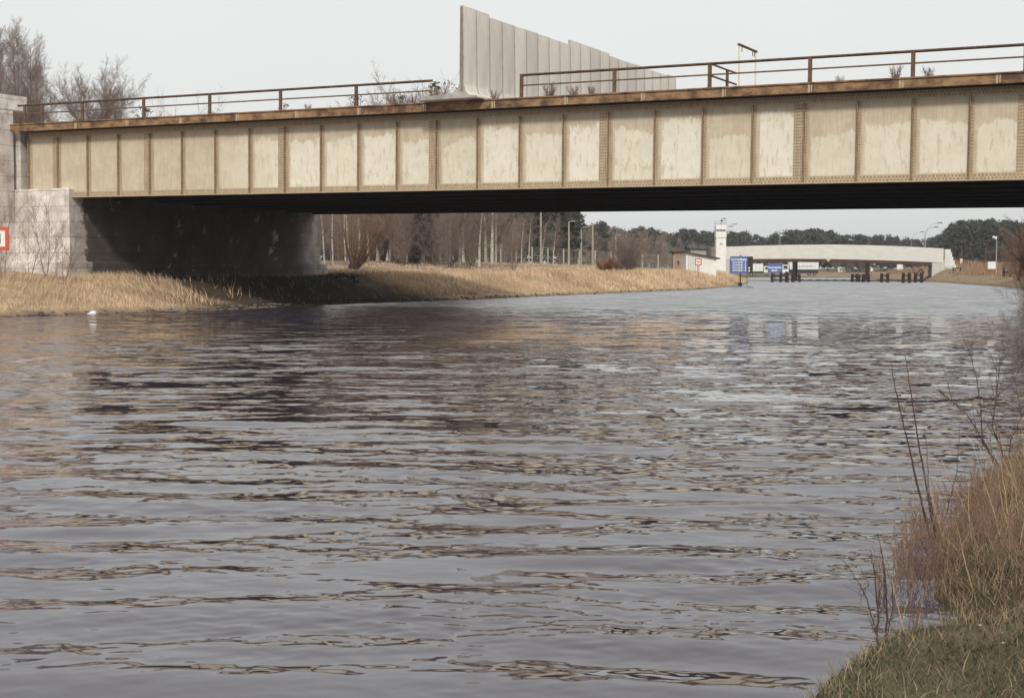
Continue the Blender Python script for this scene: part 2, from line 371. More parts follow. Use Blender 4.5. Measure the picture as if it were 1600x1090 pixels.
M['glass'] = mat('window_glass', (.05, .06, .07), (.04, .05, .06), scale=1, rough=.1, spec=.5)
M['brick'] = mat('orange_brick', (.38, .21, .15), (.30, .16, .12), scale=4, rough=.9)
M['galv'] = mat('galvanised_steel', (.38, .38, .37), (.28, .28, .27), scale=4, rough=.5, metal=.3)
M['tyre'] = mat('tyre_rubber', (.03, .03, .03), scale=5, rough=.9)
M['bark'] = mat('brown_bark', (.17, .115, .085), (.10, .065, .05), scale=6, stretch=(1, 1, .3), rough=.95)
M['twig'] = mat('bare_twigs', (.31, .245, .21), (.19, .145, .125), scale=2, rough=.95)
M['twig_r'] = mat('reddish_twigs', (.31, .20, .145), (.17, .105, .075), scale=2, rough=.95)
M['twig_dk'] = mat('dark_twigs', (.10, .06, .05), (.06, .04, .035), scale=2, rough=.95)
M['bark_dk'] = mat('dark_bark', (.07, .05, .042), (.045, .03, .027), scale=6, stretch=(1, 1, .3), rough=.95)
M['birch'] = mat('white_birch_bark', (.58, .53, .46), (.10, .08, .07), scale=5, stretch=(.6, .6, 1.6), rough=.8, lo=.52, hi=.62)
M['bark_gr'] = mat('pale_grey_bark', (.46, .40, .34), (.26, .21, .17), scale=5, stretch=(1, 1, .3), rough=.95)
M['pinebark'] = mat('pine_bark', (.22, .12, .075), (.12, .075, .055), scale=3, rough=.95)
M['needle'] = mat('pine_needles', (.042, .050, .038), (.10, .10, .078), scale=.5, rough=.9, coord='Object')
M['leaf'] = mat('evergreen_leaf', (.05, .075, .03), (.09, .11, .05), scale=4, rough=.6)
M['straw'] = mat('dry_straw', (1.1, 1.05, 1.0), (.75, .72, .66), scale=.5, rough=.95, attr='col')
M['grass'] = mat('short_grass', (1.05, 1.05, 1.0), (.7, .7, .7), scale=2.5, rough=.8, attr='col')

def ashlar():
    m = bpy.data.materials.new('granite_ashlar'); m.use_nodes = True; n = m.node_tree.nodes; l = m.node_tree.links; b = bsdf(m)
    b.inputs['Roughness'].default_value = .9; b.inputs['Specular IOR Level'].default_value = .2
    tc = n.new('ShaderNodeTexCoord'); sp = n.new('ShaderNodeSeparateXYZ'); l.new(tc.outputs['Object'], sp.inputs[0])
    ad = n.new('ShaderNodeMath'); l.new(sp.outputs[0], ad.inputs[0]); l.new(sp.outputs[1], ad.inputs[1])
    cb = n.new('ShaderNodeCombineXYZ'); l.new(ad.outputs[0], cb.inputs[0]); l.new(sp.outputs[2], cb.inputs[1])
    wob = n.new('ShaderNodeTexNoise'); wob.inputs['Scale'].default_value = 2.2; l.new(tc.outputs['Object'], wob.inputs['Vector'])
    wm = n.new('ShaderNodeVectorMath'); wm.operation = 'SCALE'; wm.inputs['Scale'].default_value = .07; l.new(wob.outputs['Color'], wm.inputs[0])
    wa = n.new('ShaderNodeVectorMath'); l.new(cb.outputs[0], wa.inputs[0]); l.new(wm.outputs[0], wa.inputs[1])
    br = n.new('ShaderNodeTexBrick'); br.inputs['Scale'].default_value = 1; br.inputs['Brick Width'].default_value = 1.7; br.inputs['Row Height'].default_value = .82
    br.inputs['Mortar Size'].default_value = .018; br.inputs['Mortar Smooth'].default_value = .4; br.offset = .5; br.squash = .8; br.squash_frequency = 3
    br.inputs['Color1'].default_value = (.78, .74, .72, 1); br.inputs['Color2'].default_value = (.62, .58, .56, 1); br.inputs['Mortar'].default_value = (.46, .41, .38, 1)
    l.new(wa.outputs[0], br.inputs['Vector'])
    nz = n.new('ShaderNodeTexNoise'); nz.inputs['Scale'].default_value = .8; nz.inputs['Detail'].default_value = 9; nz.inputs['Roughness'].default_value = .7; l.new(tc.outputs['Object'], nz.inputs['Vector'])
    rp = n.new('ShaderNodeValToRGB'); rp.color_ramp.elements[0].position = .34; rp.color_ramp.elements[1].position = .6
    rp.color_ramp.elements[0].color = (.55, .48, .43, 1); rp.color_ramp.elements[1].color = (1.1, 1.08, 1.06, 1); l.new(nz.outputs[0], rp.inputs[0])
    mm = n.new('ShaderNodeMix'); mm.data_type = 'RGBA'; mm.blend_type = 'MULTIPLY'; mm.inputs[0].default_value = 1
    l.new(br.outputs['Color'], mm.inputs[6]); l.new(rp.outputs[0], mm.inputs[7])
    # soot blotches, with the canal face's shade painted in and its lit end paler
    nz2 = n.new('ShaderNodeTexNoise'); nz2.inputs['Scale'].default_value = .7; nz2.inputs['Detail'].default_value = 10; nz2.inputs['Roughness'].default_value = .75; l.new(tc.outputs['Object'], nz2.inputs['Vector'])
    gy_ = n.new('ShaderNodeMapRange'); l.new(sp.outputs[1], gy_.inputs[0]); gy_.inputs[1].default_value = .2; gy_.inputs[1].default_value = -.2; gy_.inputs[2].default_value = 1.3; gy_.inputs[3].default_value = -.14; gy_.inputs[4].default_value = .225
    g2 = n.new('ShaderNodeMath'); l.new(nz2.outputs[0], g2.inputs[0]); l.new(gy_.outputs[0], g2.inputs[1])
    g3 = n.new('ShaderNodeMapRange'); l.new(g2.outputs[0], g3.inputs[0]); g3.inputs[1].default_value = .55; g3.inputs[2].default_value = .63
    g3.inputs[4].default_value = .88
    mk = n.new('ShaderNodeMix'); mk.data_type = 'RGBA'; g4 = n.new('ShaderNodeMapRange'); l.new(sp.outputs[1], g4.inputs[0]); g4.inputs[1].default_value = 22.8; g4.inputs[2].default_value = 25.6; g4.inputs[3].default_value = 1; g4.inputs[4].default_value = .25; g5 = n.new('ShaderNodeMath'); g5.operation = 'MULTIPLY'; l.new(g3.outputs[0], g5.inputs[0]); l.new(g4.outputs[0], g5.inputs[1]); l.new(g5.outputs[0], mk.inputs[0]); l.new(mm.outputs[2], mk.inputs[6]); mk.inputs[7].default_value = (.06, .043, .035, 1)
    l.new(mk.outputs[2], b.inputs['Base Color'])
    bp = n.new('ShaderNodeBump'); bp.inputs['Strength'].default_value = .6; bp.inputs['Distance'].default_value = .05
    hm = n.new('ShaderNodeMath'); hm.operation = 'SUBTRACT'; l.new(nz2.outputs[0], hm.inputs[0]); l.new(br.outputs['Fac'], hm.inputs[1]); l.new(hm.outputs[0], bp.inputs['Height'])
    l.new(bp.outputs[0], b.inputs['Normal'])
    return m
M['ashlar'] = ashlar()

# ------------------------------------------------------------ steel bridge (local x along the bridge to the right, local y away)
bm4 = Matrix(((EX[0], EY[0], 0, BX), (EX[1], EY[1], 0, BY), (-GR, 0, 1, BZ), (0, 0, 0, 1)))
ROT = Matrix.Rotation(-TH, 4, 'Z') @ Matrix.Rotation(GR, 4, 'Y')
BM = Matrix.Translation((BX, BY, BZ)) @ ROT
def bw(x, y, z): return BM @ Vector((x, y, z))
bridge = empty('steel_bridge'); bridge.matrix_world = BM
tag(bridge, 'long rusty steel girder bridge with beige panelled side spanning the canal', 'bridge')
XL, XR = -51.1, 12.2
STF = [-51.0+2.128*i for i in range(0, 30)]
STF = [x for x in STF if x < XR]
GH = 3.46                                                      # girder depth
# web of the near girder: one quad grid, UV per panel
def web(y, name, m):
    vs = []; fs = []; uv = []
    xs = STF+[XR]
    for i in range(len(xs)-1):
        a, b_ = xs[i], xs[i+1]; k = len(vs); vs += [(a, y, 0), (b_, y, 0), (b_, y, GH), (a, y, GH)]; fs.append((k, k+1, k+2, k+3)); uv += [(0, 0), (1, 0), (1, 1), (0, 1)]
        k = len(vs); vs += [(a, y+.03, 0), (b_, y+.03, 0), (b_, y+.03, GH), (a, y+.03, GH)]; fs.append((k+3, k+2, k+1, k)); uv += [(0, 1), (1, 1), (1, 0), (0, 0)]
    return npmesh(name, vs, fs, m, bridge, uvs=uv)
web(0, 'main_girder', M['paint'])
RV = [M['paint2'], M['rivet']]
mb = MB(); mb.box(XL, XR, -.012, -.001, .0, .26); mb.box(XL, XR, -.20, .25, -.045, -.002)
mb.cur = 1
x = XL+.05
while x < XR: mb.rivet(x, -.012, .07, .03); mb.rivet(x+.07, -.012, .18, .032); x += .14
mb.build('bottom_flange', RV, bridge)
mb = MB(); mb.box(XL, XR, -.012, -.001, 3.16, 3.452); mb.cur = 1
x = XL+.05
while x < XR: mb.rivet(x, -.012, 3.25, .03); mb.rivet(x+.07, -.012, 3.36, .032); x += .14
mb.build('top_flange', RV, bridge)
for i, x in enumerate(STF):
    w = .12 if i % 4 else .17
    mb = MB(); mb.cur = 1; mb.box(x-.010, x+.010, -.19, -.024, -.0, 3.14); mb.cur = 0
    mb.box(x-.10, x+w, -.024, -.0125, .0, 3.15)
    mb.cur = 1
    z = .33
    while z < 3.1: mb.rivet(x+.065, -.024, z, .029); mb.rivet(x-.055, -.024, z+.05, .029); z += .125
    mb.build('stiffener', RV, bridge)
for x in [STF[k] for k in (1, 4, 8, 12, 16, 20, 24, 28)]:       # riveted joints of the web plates
    mb = MB(); mb.box(x-.46, x-.105, -.013, -.0015, .262, 3.155); mb.cur = 1
    for q in (-.41, -.32, -.24, -.15):
        z = .32
        while z < 3.1: mb.rivet(x+q, -.013, z, .028); z += .125
    mb.build('splice_plate', RV, bridge)
mb = MB()
mb.box(XL-.5, XR, -.80, -.66, 3.455, 3.844)
mb.box(XL-.5, XR, -.86, -.60, 3.80, 3.862)
mb.build('edge_beam', M['rust'], bridge, bevel=.01)
mb = MB(); mb.box(XL-.3, XR, -.655, BW+.655, 3.50, 3.83); mb.build('deck', [mat('deck_asphalt', (.07, .065, .06), (.11, .10, .08), scale=.7, rough=.95)], bridge)
mb = MB(); mb.box(XL-.5, XR, BW+.66, BW+.80, 3.455, 3.844); mb.build('edge_beam', M['rust'], bridge)
x = XL+4.2
while x < XR:                                                  # pale bracket plates on the edge beam
    mb = MB(); mb.box(x-.05, x+.03, -.808, -.801, 3.46, 3.80); mb.box(x+.07, x+.12, -.808, -.801, 3.48, 3.79); mb.build('bracket_plate', mat('pale_plate', (.50, .42, .28), (.36, .26, .16), scale=5) if 'plate' not in M else M['plate'], bridge)
    M.setdefault('plate', bpy.data.materials['pale_plate'])
    x += 3.53
for k in range(1, 8):                                          # inner girders and the far one
    y = BW*k/7
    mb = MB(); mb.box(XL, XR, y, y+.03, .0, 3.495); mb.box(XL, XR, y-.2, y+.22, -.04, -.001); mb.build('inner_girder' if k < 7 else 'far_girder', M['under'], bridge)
for i, x in enumerate(STF):
    if i % 2 == 0:
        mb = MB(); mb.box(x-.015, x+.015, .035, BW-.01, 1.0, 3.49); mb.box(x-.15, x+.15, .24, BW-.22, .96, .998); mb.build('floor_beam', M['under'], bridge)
# railing
rl = [-50.6, -49.34, -46.47, -42.3, -38.05, -33.75, -29.42]; rrp = [-25.08, -20.81, -16.42, -12.21, -8.07, -4.1, -.05, 4.2, 8.5, 11.9]
def rails(a, b_, posts, y):
    e = bpy.data.objects.new('railing', None); link(e, bridge)
    for z in (4.845, 4.38):
        mb = MB(); mb.box(a, b_, y-.035, y+.035, z-.028, z+.028); mb.box(a, b_, y+.02, y+.034, z-.075, z-.029) if z > 4.5 else None; mb.build('rail', M['rail'], e)
    for p in posts:
        mb = MB(); mb.box(p-.075, p+.075, y-.02, y+.06, 3.86, 4.815); mb.box(p-.10, p+.10, y-.04, y+.09, 3.863, 3.885); mb.build('post', M['rail'], e)
rails(-51.1, -25.3, rl, -.74); rails(-20.88, XR, rrp[1:], -.74)
rails(XL, XR, [XL+.2+4.25*i for i in range(15)], BW+.72)
# short cross railing near the yellow frame
e = bpy.data.objects.new('railing', None); link(e, bridge)
for z in (4.80, 4.33):
    mb = MB(); mb.box(-12.16, -12.10, -.62, 2.3, z-.03, z+.03); mb.build('rail', M['rail'], e)
mb = MB(); mb.box(-12.18, -12.08, 1.1, 1.2, 3.835, 4.77); mb.build('post', M['rail'], e)
# ------------------------------------------------------------ border wall slabs across the deck
prof = [(-2.3, .02), (.68, .02), (.68, .09), (.34, .14), (.14, .30), (.06, .62), (.02, 4.0), (-.11, 4.0), (-.17, .62), (-.28, .40), (-.55, .27), (-2.3, .13)]
NW = 21
def slab_mat():
    m = mat('slab_concrete', (.77, .71, .655), (.58, .53, .49), scale=1.1, stretch=(1, 1, .3), rough=.92, bump=.35, bscale=16)
    n = m.node_tree.nodes; l = m.node_tree.links; b = bsdf(m); src = b.inputs['Base Color'].links[0].from_socket
    tc = n.new('ShaderNodeTexCoord'); sp = n.new('ShaderNodeSeparateXYZ'); l.new(tc.outputs['Object'], sp.inputs[0])
    nz = n.new('ShaderNodeTexNoise'); nz.inputs['Scale'].default_value = 2; l.new(tc.outputs['Object'], nz.inputs['Vector'])
    pp = n.new('ShaderNodeMath'); pp.operation = 'PINGPONG'; pp.inputs[1].default_value = .6; l.new(sp.outputs[1], pp.inputs[0])
    ad = n.new('ShaderNodeMath'); ad.operation = 'MULTIPLY_ADD'; l.new(nz.outputs[0], ad.inputs[0]); ad.inputs[1].default_value = -.10; l.new(pp.outputs[0], ad.inputs[2])
    mr_ = n.new('ShaderNodeMapRange'); l.new(ad.outputs[0], mr_.inputs[0]); mr_.inputs[1].default_value = -.045; mr_.inputs[2].default_value = .02; mr_.inputs[3].default_value = .42; mr_.inputs[4].default_value = 1
    oi = n.new('ShaderNodeObjectInfo'); m2 = n.new('ShaderNodeMapRange'); l.new(oi.outputs['Random'], m2.inputs[0]); m2.inputs[3].default_value = .86; m2.inputs[4].default_value = 1.06
    mu = n.new('ShaderNodeMath'); mu.operation = 'MULTIPLY'; l.new(mr_.outputs[0], mu.inputs[0]); l.new(m2.outputs[0], mu.inputs[1])
    # small dark pocks and a darker damp rim at the top
    sc_ = n.new('ShaderNodeVectorMath'); sc_.operation = 'SCALE'; l.new(src, sc_.inputs[0]); l.new(mu.outputs[0], sc_.inputs['Scale']); l.new(sc_.outputs[0], b.inputs['Base Color'])
    return m
M['slab'] = slab_mat()
offs = [0, -.02, -.15, -.16, -.17, -.16, -.18, -.20, -.21, .04, .02, .01, -.01, -.13, -.14, -.15, -.13, -.16, -.17, -.18, -.10]
for k in range(NW):
    mb = MB(); dz = offs[k]; pf = [(x, z if z < 3 else z+dz) for x, z in prof]
    mb.prism(pf, 0.015, 1.185)
    if k == 0: mb.cur = 1; mb.prism([(-.11, .3), (.02, .3), (.02, 3.93), (-.11, 3.93)], .002, .0085)
    o = mb.build('wall_slab', [M['slab'], M['conc_d']])
    o.matrix_world = Matrix.Translation(bw(-23.28, -1.55+1.2*k, 3.865)) @ Matrix.Rotation(-TH, 4, 'Z')
    o['group'] = 'concrete border wall slabs standing across the bridge deck'; o['category'] = 'wall slab'
    o['label'] = 'tallest looking grey concrete wall slab, its stained edge at the near end of the row' if k == 0 else 'grey concrete wall slab on the rusty bridge, %s from the tall near end of the row' % ORD[k]
M['conc_d'].node_tree.nodes['Principled BSDF'].inputs['Roughness'].default_value = .95
# yellow frame behind the railing
t = empty('goal_frame', bw(-11.7, 1.4, 3.835), -TH); tag(t, 'thin yellow frame of two posts and a dark crossbar on the bridge', 'frame')
for y in (0, 2.15):
    mb = MB(); mb.tube((0, y, 0), (0, y, 1.98), .034, n=8); mb.build('post', M['yellow'], t)
mb = MB(); mb.box(-.045, .045, -.1, 2.28, 1.985, 2.06); mb.build('crossbar', M['rail'], t)
for y in (.35, 1.75, 1.95):
    mb = MB(); mb.tube((0, y, 1.984), (0, y, 1.76), .018, n=5); mb.build('hook', M['rail'], t)

# ------------------------------------------------------------ bridge abutments
def abut(name, label, xs, sgn):
    a = empty(name); a.matrix_world = Matrix.Translation(bw(xs, 0, -BZ)) @ Matrix.Rotation(-TH, 4, 'Z'); tag(a, label, 'abutment')
    g = sgn; zt = BZ+(.48 if g > 0 else -.13)      # underside of the girder
    dz = BM @ Vector((xs, 0, 0)); zt = dz.z-.05
    zt_d = zt
    sk = -3.0 if g > 0 else 3.0
    # bearing block: face skewed along the canal
    mb = MB(); P = [(0, -.45), (sk, BW+1.0), (-9*g, BW+1.0), (-9*g, -.45)]
    mb.add([(x, y, z) for z in (-.5, zt) for x, y in P], [(0, 1, 5, 4), (1, 2, 6, 5), (2, 3, 7, 6), (3, 0, 4, 7), (3, 2, 1, 0), (4, 5, 6, 7)])
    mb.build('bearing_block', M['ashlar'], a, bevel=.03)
    q = .35*g
    mb = MB(); P = [(q, -.75), (sk+q, BW+1.3), (-9.1*g, BW+1.3), (-9.1*g, -.75)]
    mb.add([(x, y, z) for z in (-.5, 1.95) for x, y in P], [(0, 1, 5, 4), (1, 2, 6, 5), (2, 3, 7, 6), (3, 0, 4, 7), (3, 2, 1, 0), (4, 5, 6, 7)])
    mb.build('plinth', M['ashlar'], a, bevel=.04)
    x0, x1 = sorted((-9*g, -3.72*g))
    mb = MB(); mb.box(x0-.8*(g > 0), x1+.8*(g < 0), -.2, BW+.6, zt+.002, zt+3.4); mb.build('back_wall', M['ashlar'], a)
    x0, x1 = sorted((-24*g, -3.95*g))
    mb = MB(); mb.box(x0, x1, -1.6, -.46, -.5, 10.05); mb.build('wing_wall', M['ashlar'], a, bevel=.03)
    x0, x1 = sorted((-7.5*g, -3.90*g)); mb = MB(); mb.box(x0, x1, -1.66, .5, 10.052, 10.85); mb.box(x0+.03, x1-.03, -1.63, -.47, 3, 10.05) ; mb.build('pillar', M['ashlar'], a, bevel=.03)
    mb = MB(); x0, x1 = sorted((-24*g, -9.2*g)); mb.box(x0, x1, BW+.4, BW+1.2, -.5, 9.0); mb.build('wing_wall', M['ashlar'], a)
    return a
abut('bridge_abutment', 'pale stone bridge abutment rising from the straw bank at the end of the rusty bridge', -47.7, 1)
abut('bridge_abutment', 'stone bridge abutment on the near bank carrying the other end of the rusty bridge', 9.3, -1)

# ------------------------------------------------------------ tree makers
def tubes(segs, n=3):
    S = np.array(segs, dtype=np.float64).reshape(-1, 8)
    p0 = S[:, 0:3]; p1 = S[:, 3:6]; r0 = S[:, 6]; r1 = S[:, 7]
    d = p1-p0; d /= np.maximum(np.linalg.norm(d, axis=1, keepdims=True), 1e-9)
    ref = np.where(np.abs(d[:, 2:3]) > .9, np.array([[1., 0, 0]]), np.array([[0, 0, 1.]]))
    u = np.cross(d, ref); u /= np.linalg.norm(u, axis=1, keepdims=True); w = np.cross(d, u)
    V = []
    for i in range(n):
        a = 2*PI*i/n; V.append(p0+(u*math.cos(a)+w*math.sin(a))*r0[:, None])
    for i in range(n):
        a = 2*PI*i/n; V.append(p1+(u*math.cos(a)+w*math.sin(a))*r1[:, None])
    V = np.stack(V, 1).reshape(-1, 3); base = (np.arange(len(S))*2*n)[:, None]
    F = np.concatenate([base+np.array([[i, (i+1) % n, n+(i+1) % n, n+i]]) for i in range(n)], 0)
    return V, F
def rvec(rg): v = Vector((rg.gauss(0, 1), rg.gauss(0, 1), rg.gauss(0, 1))); return v.normalized()
def branch(rg, p, d, ln, r, lev, mx, out, cfg):
    n = cfg['n'][lev]; pts = [p.copy()]; dd = d.copy(); sl = ln/n; r1 = r*(cfg.get('tip', .35) if lev else .08)
    for i in range(n):
        dd = (dd+rvec(rg)*cfg['wob'][lev]+Vector((0, 0, cfg['up'][lev]))).normalized(); q = pts[-1]+dd*sl
        ra = r+(r1-r)*i/n; rb = r+(r1-r)*(i+1)/n
        out[0 if lev == 0 else 1].append((*pts[-1], *q, ra, rb)); pts.append(q)
        if lev < mx:
            t = (i+1)/n
            if t >= cfg['start'][lev]:
                k = cfg['kids'][lev]; k = int(k)+(rg.random() < k-int(k))
                for _ in range(k):
                    f = rg.random(); pp = pts[-2].lerp(q, f)
                    side = dd.cross(rvec(rg)).normalized(); a = math.radians(rg.uniform(*cfg['ang'][lev]))
                    nd = dd*math.cos(a)+side*math.sin(a)
                    branch(rg, pp, nd, ln*cfg['len'][lev]*rg.uniform(.6, 1.15)*(1-.55*t*cfg['taper'][lev]), max(rb*cfg['rk'], cfg['rmin']), lev+1, mx, out, cfg)
CF = {
 'tall': dict(n=[10, 6, 4, 2], wob=[.06, .16, .22, .25], up=[.02, .06, .04, .02], start=[.18, .15, .1, 0], kids=[3.6, 2.6, 2.6], ang=[(35, 65), (25, 60), (25, 60)], len=[.40, .5, .5], taper=[.9, .5, .5], rk=.48, rmin=.0085),
 'birch': dict(n=[12, 6, 4, 3], wob=[.05, .15, .22, .25], up=[.03, .05, -.02, -.05], start=[.22, .15, .1, 0], kids=[2.8, 2.2, 2.2], ang=[(30, 60), (25, 60), (25, 60)], len=[.24, .5, .5], taper=[.8, .5, .5], rk=.4, rmin=.005),
 'multi': dict(n=[6, 5, 4, 3], wob=[.10, .14, .2, .25], up=[.05, .06, .04, .02], start=[.12, .15, .1, 0], kids=[2.4, 2.2, 2.2], ang=[(18, 42), (20, 45), (20, 50)], len=[.55, .5, .5], taper=[.6, .5, .5], rk=.5, rmin=.005),
}
def bare(name, kind, seed, h, r, stems=1, spread=0.0, mt='bark', mtw='twig', lev=3, n=3, lean=0.0, fork=0.0):
    rg = random.Random(seed); out = [[], []]; cfg = CF[kind]
    for s in range(stems):
        a = 2*PI*s/max(stems, 1)+rg.uniform(-.5, .5); sp = spread*rg.uniform(.4, 1.1)
        d = Vector((math.cos(a)*sp+lean, math.sin(a)*sp, 1)).normalized()
        p = Vector((math.cos(a)*r*1.2*(stems > 1), math.sin(a)*r*1.2*(stems > 1), -.15))
        branch(rg, p, d, h*rg.uniform(.8, 1.05), r*(1 if stems == 1 else rg.uniform(.5, .9)), 0, lev, out, cfg)
    root = empty(name)
    V, F = tubes(out[0], 6); npmesh('trunk', V, F, M[mt], root, smooth=True)
    V, F = tubes(out[1], n); npmesh('crown', V, F, M[mtw], root)
    return root
def clump_quads(rg, c, rad, n, size, flat=.6):
    c = np.array(c); P = rg.normal(0, 1, (n, 3)); P /= np.linalg.norm(P, axis=1, keepdims=True); P *= (rg.uniform(0, 1, (n, 1))**.5)*rad
    P[:, 2] *= flat; P += c
    a = rg.normal(0, 1, (n, 3)); a /= np.linalg.norm(a, axis=1, keepdims=True); b_ = np.cross(a, rg.normal(0, 1, (n, 3))); b_ /= np.linalg.norm(b_, axis=1, keepdims=True)
    s = rg.uniform(.5, 1.2, (n, 1))*size
    return np.stack([P-a*s-b_*s*.35, P+a*s-b_*s*.35, P+a*s*.8+b_*s*.35, P-a*s*.8+b_*s*.35], 1).reshape(-1, 3)
def pine_geo(seed, h, wdt, clumps=26, per=34, size=.32, low=.35):
    rg = np.random.default_rng(seed); Q = []; T = [(0, 0, -.2, rg.normal(0, .15), rg.normal(0, .15), h*.93, h*.018, h*.006)]
    for i in range(clumps):
        t = rg.uniform(0, 1)**.8; z = h*(low+(1-low)*t); R = wdt*(1-.62*t**1.7)*rg.uniform(.15, 1)
        a = rg.uniform(0, 2*PI); c = (math.cos(a)*R, math.sin(a)*R, z-.03*h*rg.uniform(0, 1)); T.append((0, 0, z-h*.06, *c, h*.005, .02))
        Q.append(clump_quads(rg, c, wdt*rg.uniform(.13, .36), per, size, .75))
    Q.append(clump_quads(rg, (0, 0, h*.93), wdt*.17, per, size, 2.6))
    return np.concatenate(Q), T
def pine(name, seed, h, wdt, **k):
    Q, T = pine_geo(seed, h, wdt, **k); root = empty(name)
    V, F = tubes(T, 6); npmesh('trunk', V, F, M['pinebark'], root, smooth=True)
    npmesh('crown', Q, np.arange(len(Q)).reshape(-1, 4), M['needle'], root); return root

# ------------------------------------------------------------ trees seen over the bridge on the left
def put(t, x, y, label, cat, group=None, rz=0, sc=1, copy=True, dz=0):
    if copy: o = dup(t, (x, y, g1(x, y)+dz), rz, sc); o['label'] = label
    else:
        o = t; o.location = (x, y, g1(x, y)+dz); o.rotation_euler = (0, 0, rz); o.scale = (sc, sc, sc) if isinstance(sc, (int, float)) else sc
    tag(o, label, cat, group); return o
used = set()
def place(t, px, Y, top_py, base_h, label, cat, group=None, rz=None, x=None, dz=0):
    """stands a tree of height base_h at column px and distance Y, scaled so that its top reaches row top_py"""
    base_h = max(v.co.z for ch in t.children for v in list(ch.data.vertices)[::3])
    X = U(px, Y); gz = g1(X, Y)+dz; h = Zh(top_py, Y)-gz; sc = h/base_h
    c = t.name in used; used.add(t.name)
    return put(t, X, Y, label, cat, group, RND.uniform(0, 6.28) if rz is None else rz, sc, copy=c, dz=dz)
CF['slim'] = dict(CF['tall'], wob=[.035, .10, .16, .2], up=[.03, .10, .08, .04], ang=[(30, 60), (20, 45), (20, 50)], len=[.40, .5, .5], kids=[3.4, 2.8, 2.4], rmin=.008)
tall = [bare('bare_tree', 'slim', s, 16, .13, mtw='twig', lev=3) for s in (1, 2, 3, 4)]
for i, (px, Y, ty) in enumerate([(-26, 94, -30), (6, 97, 30), (28, 93, 22), (42, 99, 60), (53, 95, 48), (70, 97, 92), (-8, 101, 8), (17, 102, 44), (35, 100, 40), (62, 103, 74), (84, 100, 128)]):
    place(tall[i % 4], px, Y, ty, 16.5, 'tall bare tree above the stone pillar, %s' % ['its trunk cut by the photo edge', 'second trunk from the photo edge', 'the thickest trunk right beside the pillar top', 'slim one just behind the thickest trunk', 'slim one above the first railing post', 'outermost towards the round bare tree', 'half hidden behind the others at the photo edge', 'thin one between the second and the thickest trunk', 'thin one touching the thickest trunk', 'thin one above the second railing post', 'shortest, leaning by the round bare tree'][i], 'tree', 'tall bare trees behind the stone pillar')
CF['multi']['rmin'] = .011; CF['multi']['kids'] = [2.3, 2.4, 2.2]
mt_ = bare('bare_tree', 'multi', 21, 9, .11, stems=13, spread=.60, mtw='twig', lev=3)
place(mt_, 160, 88, 82, 11.2, 'round bare many-stemmed tree behind the railing near the stone pillar', 'tree')
CF['multi']['kids'] = [2.4, 2.2, 2.2]
for i, (px, Y, ty) in enumerate([(246, 125, 134), (268, 128, 138), (302, 130, 140), (330, 127, 132), (288, 140, 150), (622, 140, 108), (650, 145, 103), (676, 142, 114), (597, 148, 122)]):
    if i == 0: sp_ = bare('bare_tree', 'birch', 31, 9, .06, mtw='twig', lev=2, mt='bark'); sp2 = bare('bare_tree', 'multi', 35, 9, .09, stems=7, spread=.22, lev=3); CF['multi']['rmin'] = .006
    place(sp_ if i < 5 else sp2, px, Y, ty, 9.3, ('thin bare sapling top showing above the railing, %s after the round bare tree' % ORD[i]) if i < 5 else ('bare treetop beyond the bridge in front of the tall wall slabs, %s' % ORD[i-5]), 'tree', 'bare tops seen over the bridge railing')
def leafy(name, seed, w, h, n=90, s=.07):
    rg = np.random.default_rng(seed); root = empty(name); T = []; Q = []
    for i in range(9):
        a = rg.uniform(0, 2*PI); R = w*rg.uniform(.2, 1); c = np.array([math.cos(a)*R, math.sin(a)*R, h*rg.uniform(.35, 1)]); T.append((0, 0, 0, *c, .02, .008)); Q.append(clump_quads(rg, c, w*.35, n//9, s, .8))
    V, F = tubes(T, 4); npmesh('stem', V, F, M['twig'], root); Q = np.concatenate(Q); npmesh('foliage', Q, np.arange(len(Q)).reshape(-1, 4), M['leaf'], root); return root
lf = leafy('evergreen_shrub', 3, .55, 1.0); first = True
for i, (s, c, sc, lab) in enumerate([(-44.3, 1.5, .9, 'dark evergreen shrub behind the third railing post from the stone pillar'), (-30.6, 1.2, .85, 'dark evergreen shrub on the deck before the last railing post of the left part'),
        (-26.6, 2.2, 1.35, 'tallest evergreen shrub on the deck beside the foot of the first wall slab'), (-28.2, 1.2, .7, 'small evergreen shrub between last railing post and wall slab foot'), (-34.9, 1.0, .6, 'small evergreen sprig at the deck edge in the middle of the left railing')]):
    p = bw(s, c, 3.83)
    o = lf if i == 0 else dup(lf, p, i*1.3, sc); o.location = p; o.scale = (sc,)*3; tag(o, lab, 'shrub', 'evergreen shrubs growing on the bridge deck')
tw = bare('bare_shrub', 'multi', 51, 1.0, .004, stems=6, spread=.6, lev=2, mt='twig')
deckpl = [(-48.3, .6), (-39.2, .8), (-33.1, .6), (-28.9, 1.8), (-27.3, .7), (-26.1, 1.0), (-22.4, -.2), (-19.9, .2), (-18.6, -.1), (-17.7, -.2), (-7.1, 0), (-4.9, -.1), (-3.6, -.3)]
for i, (s, c) in enumerate(deckpl):
    p = bw(s, c, 3.83); sc = [.5, .5, .6, 1.2, .9, 1.3, .7, 1.0, .7, .6, .45, .8, .6][i]*.8
    o = tw if i == 0 else dup(tw, p, i*1.7, sc); o.location = p; o.scale = (sc,)*3
    tag(o, 'leafless little shrub growing on the bridge deck, %s from the stone pillar' % ORD[i], 'shrub', 'leafless shrubs growing on the bridge deck')

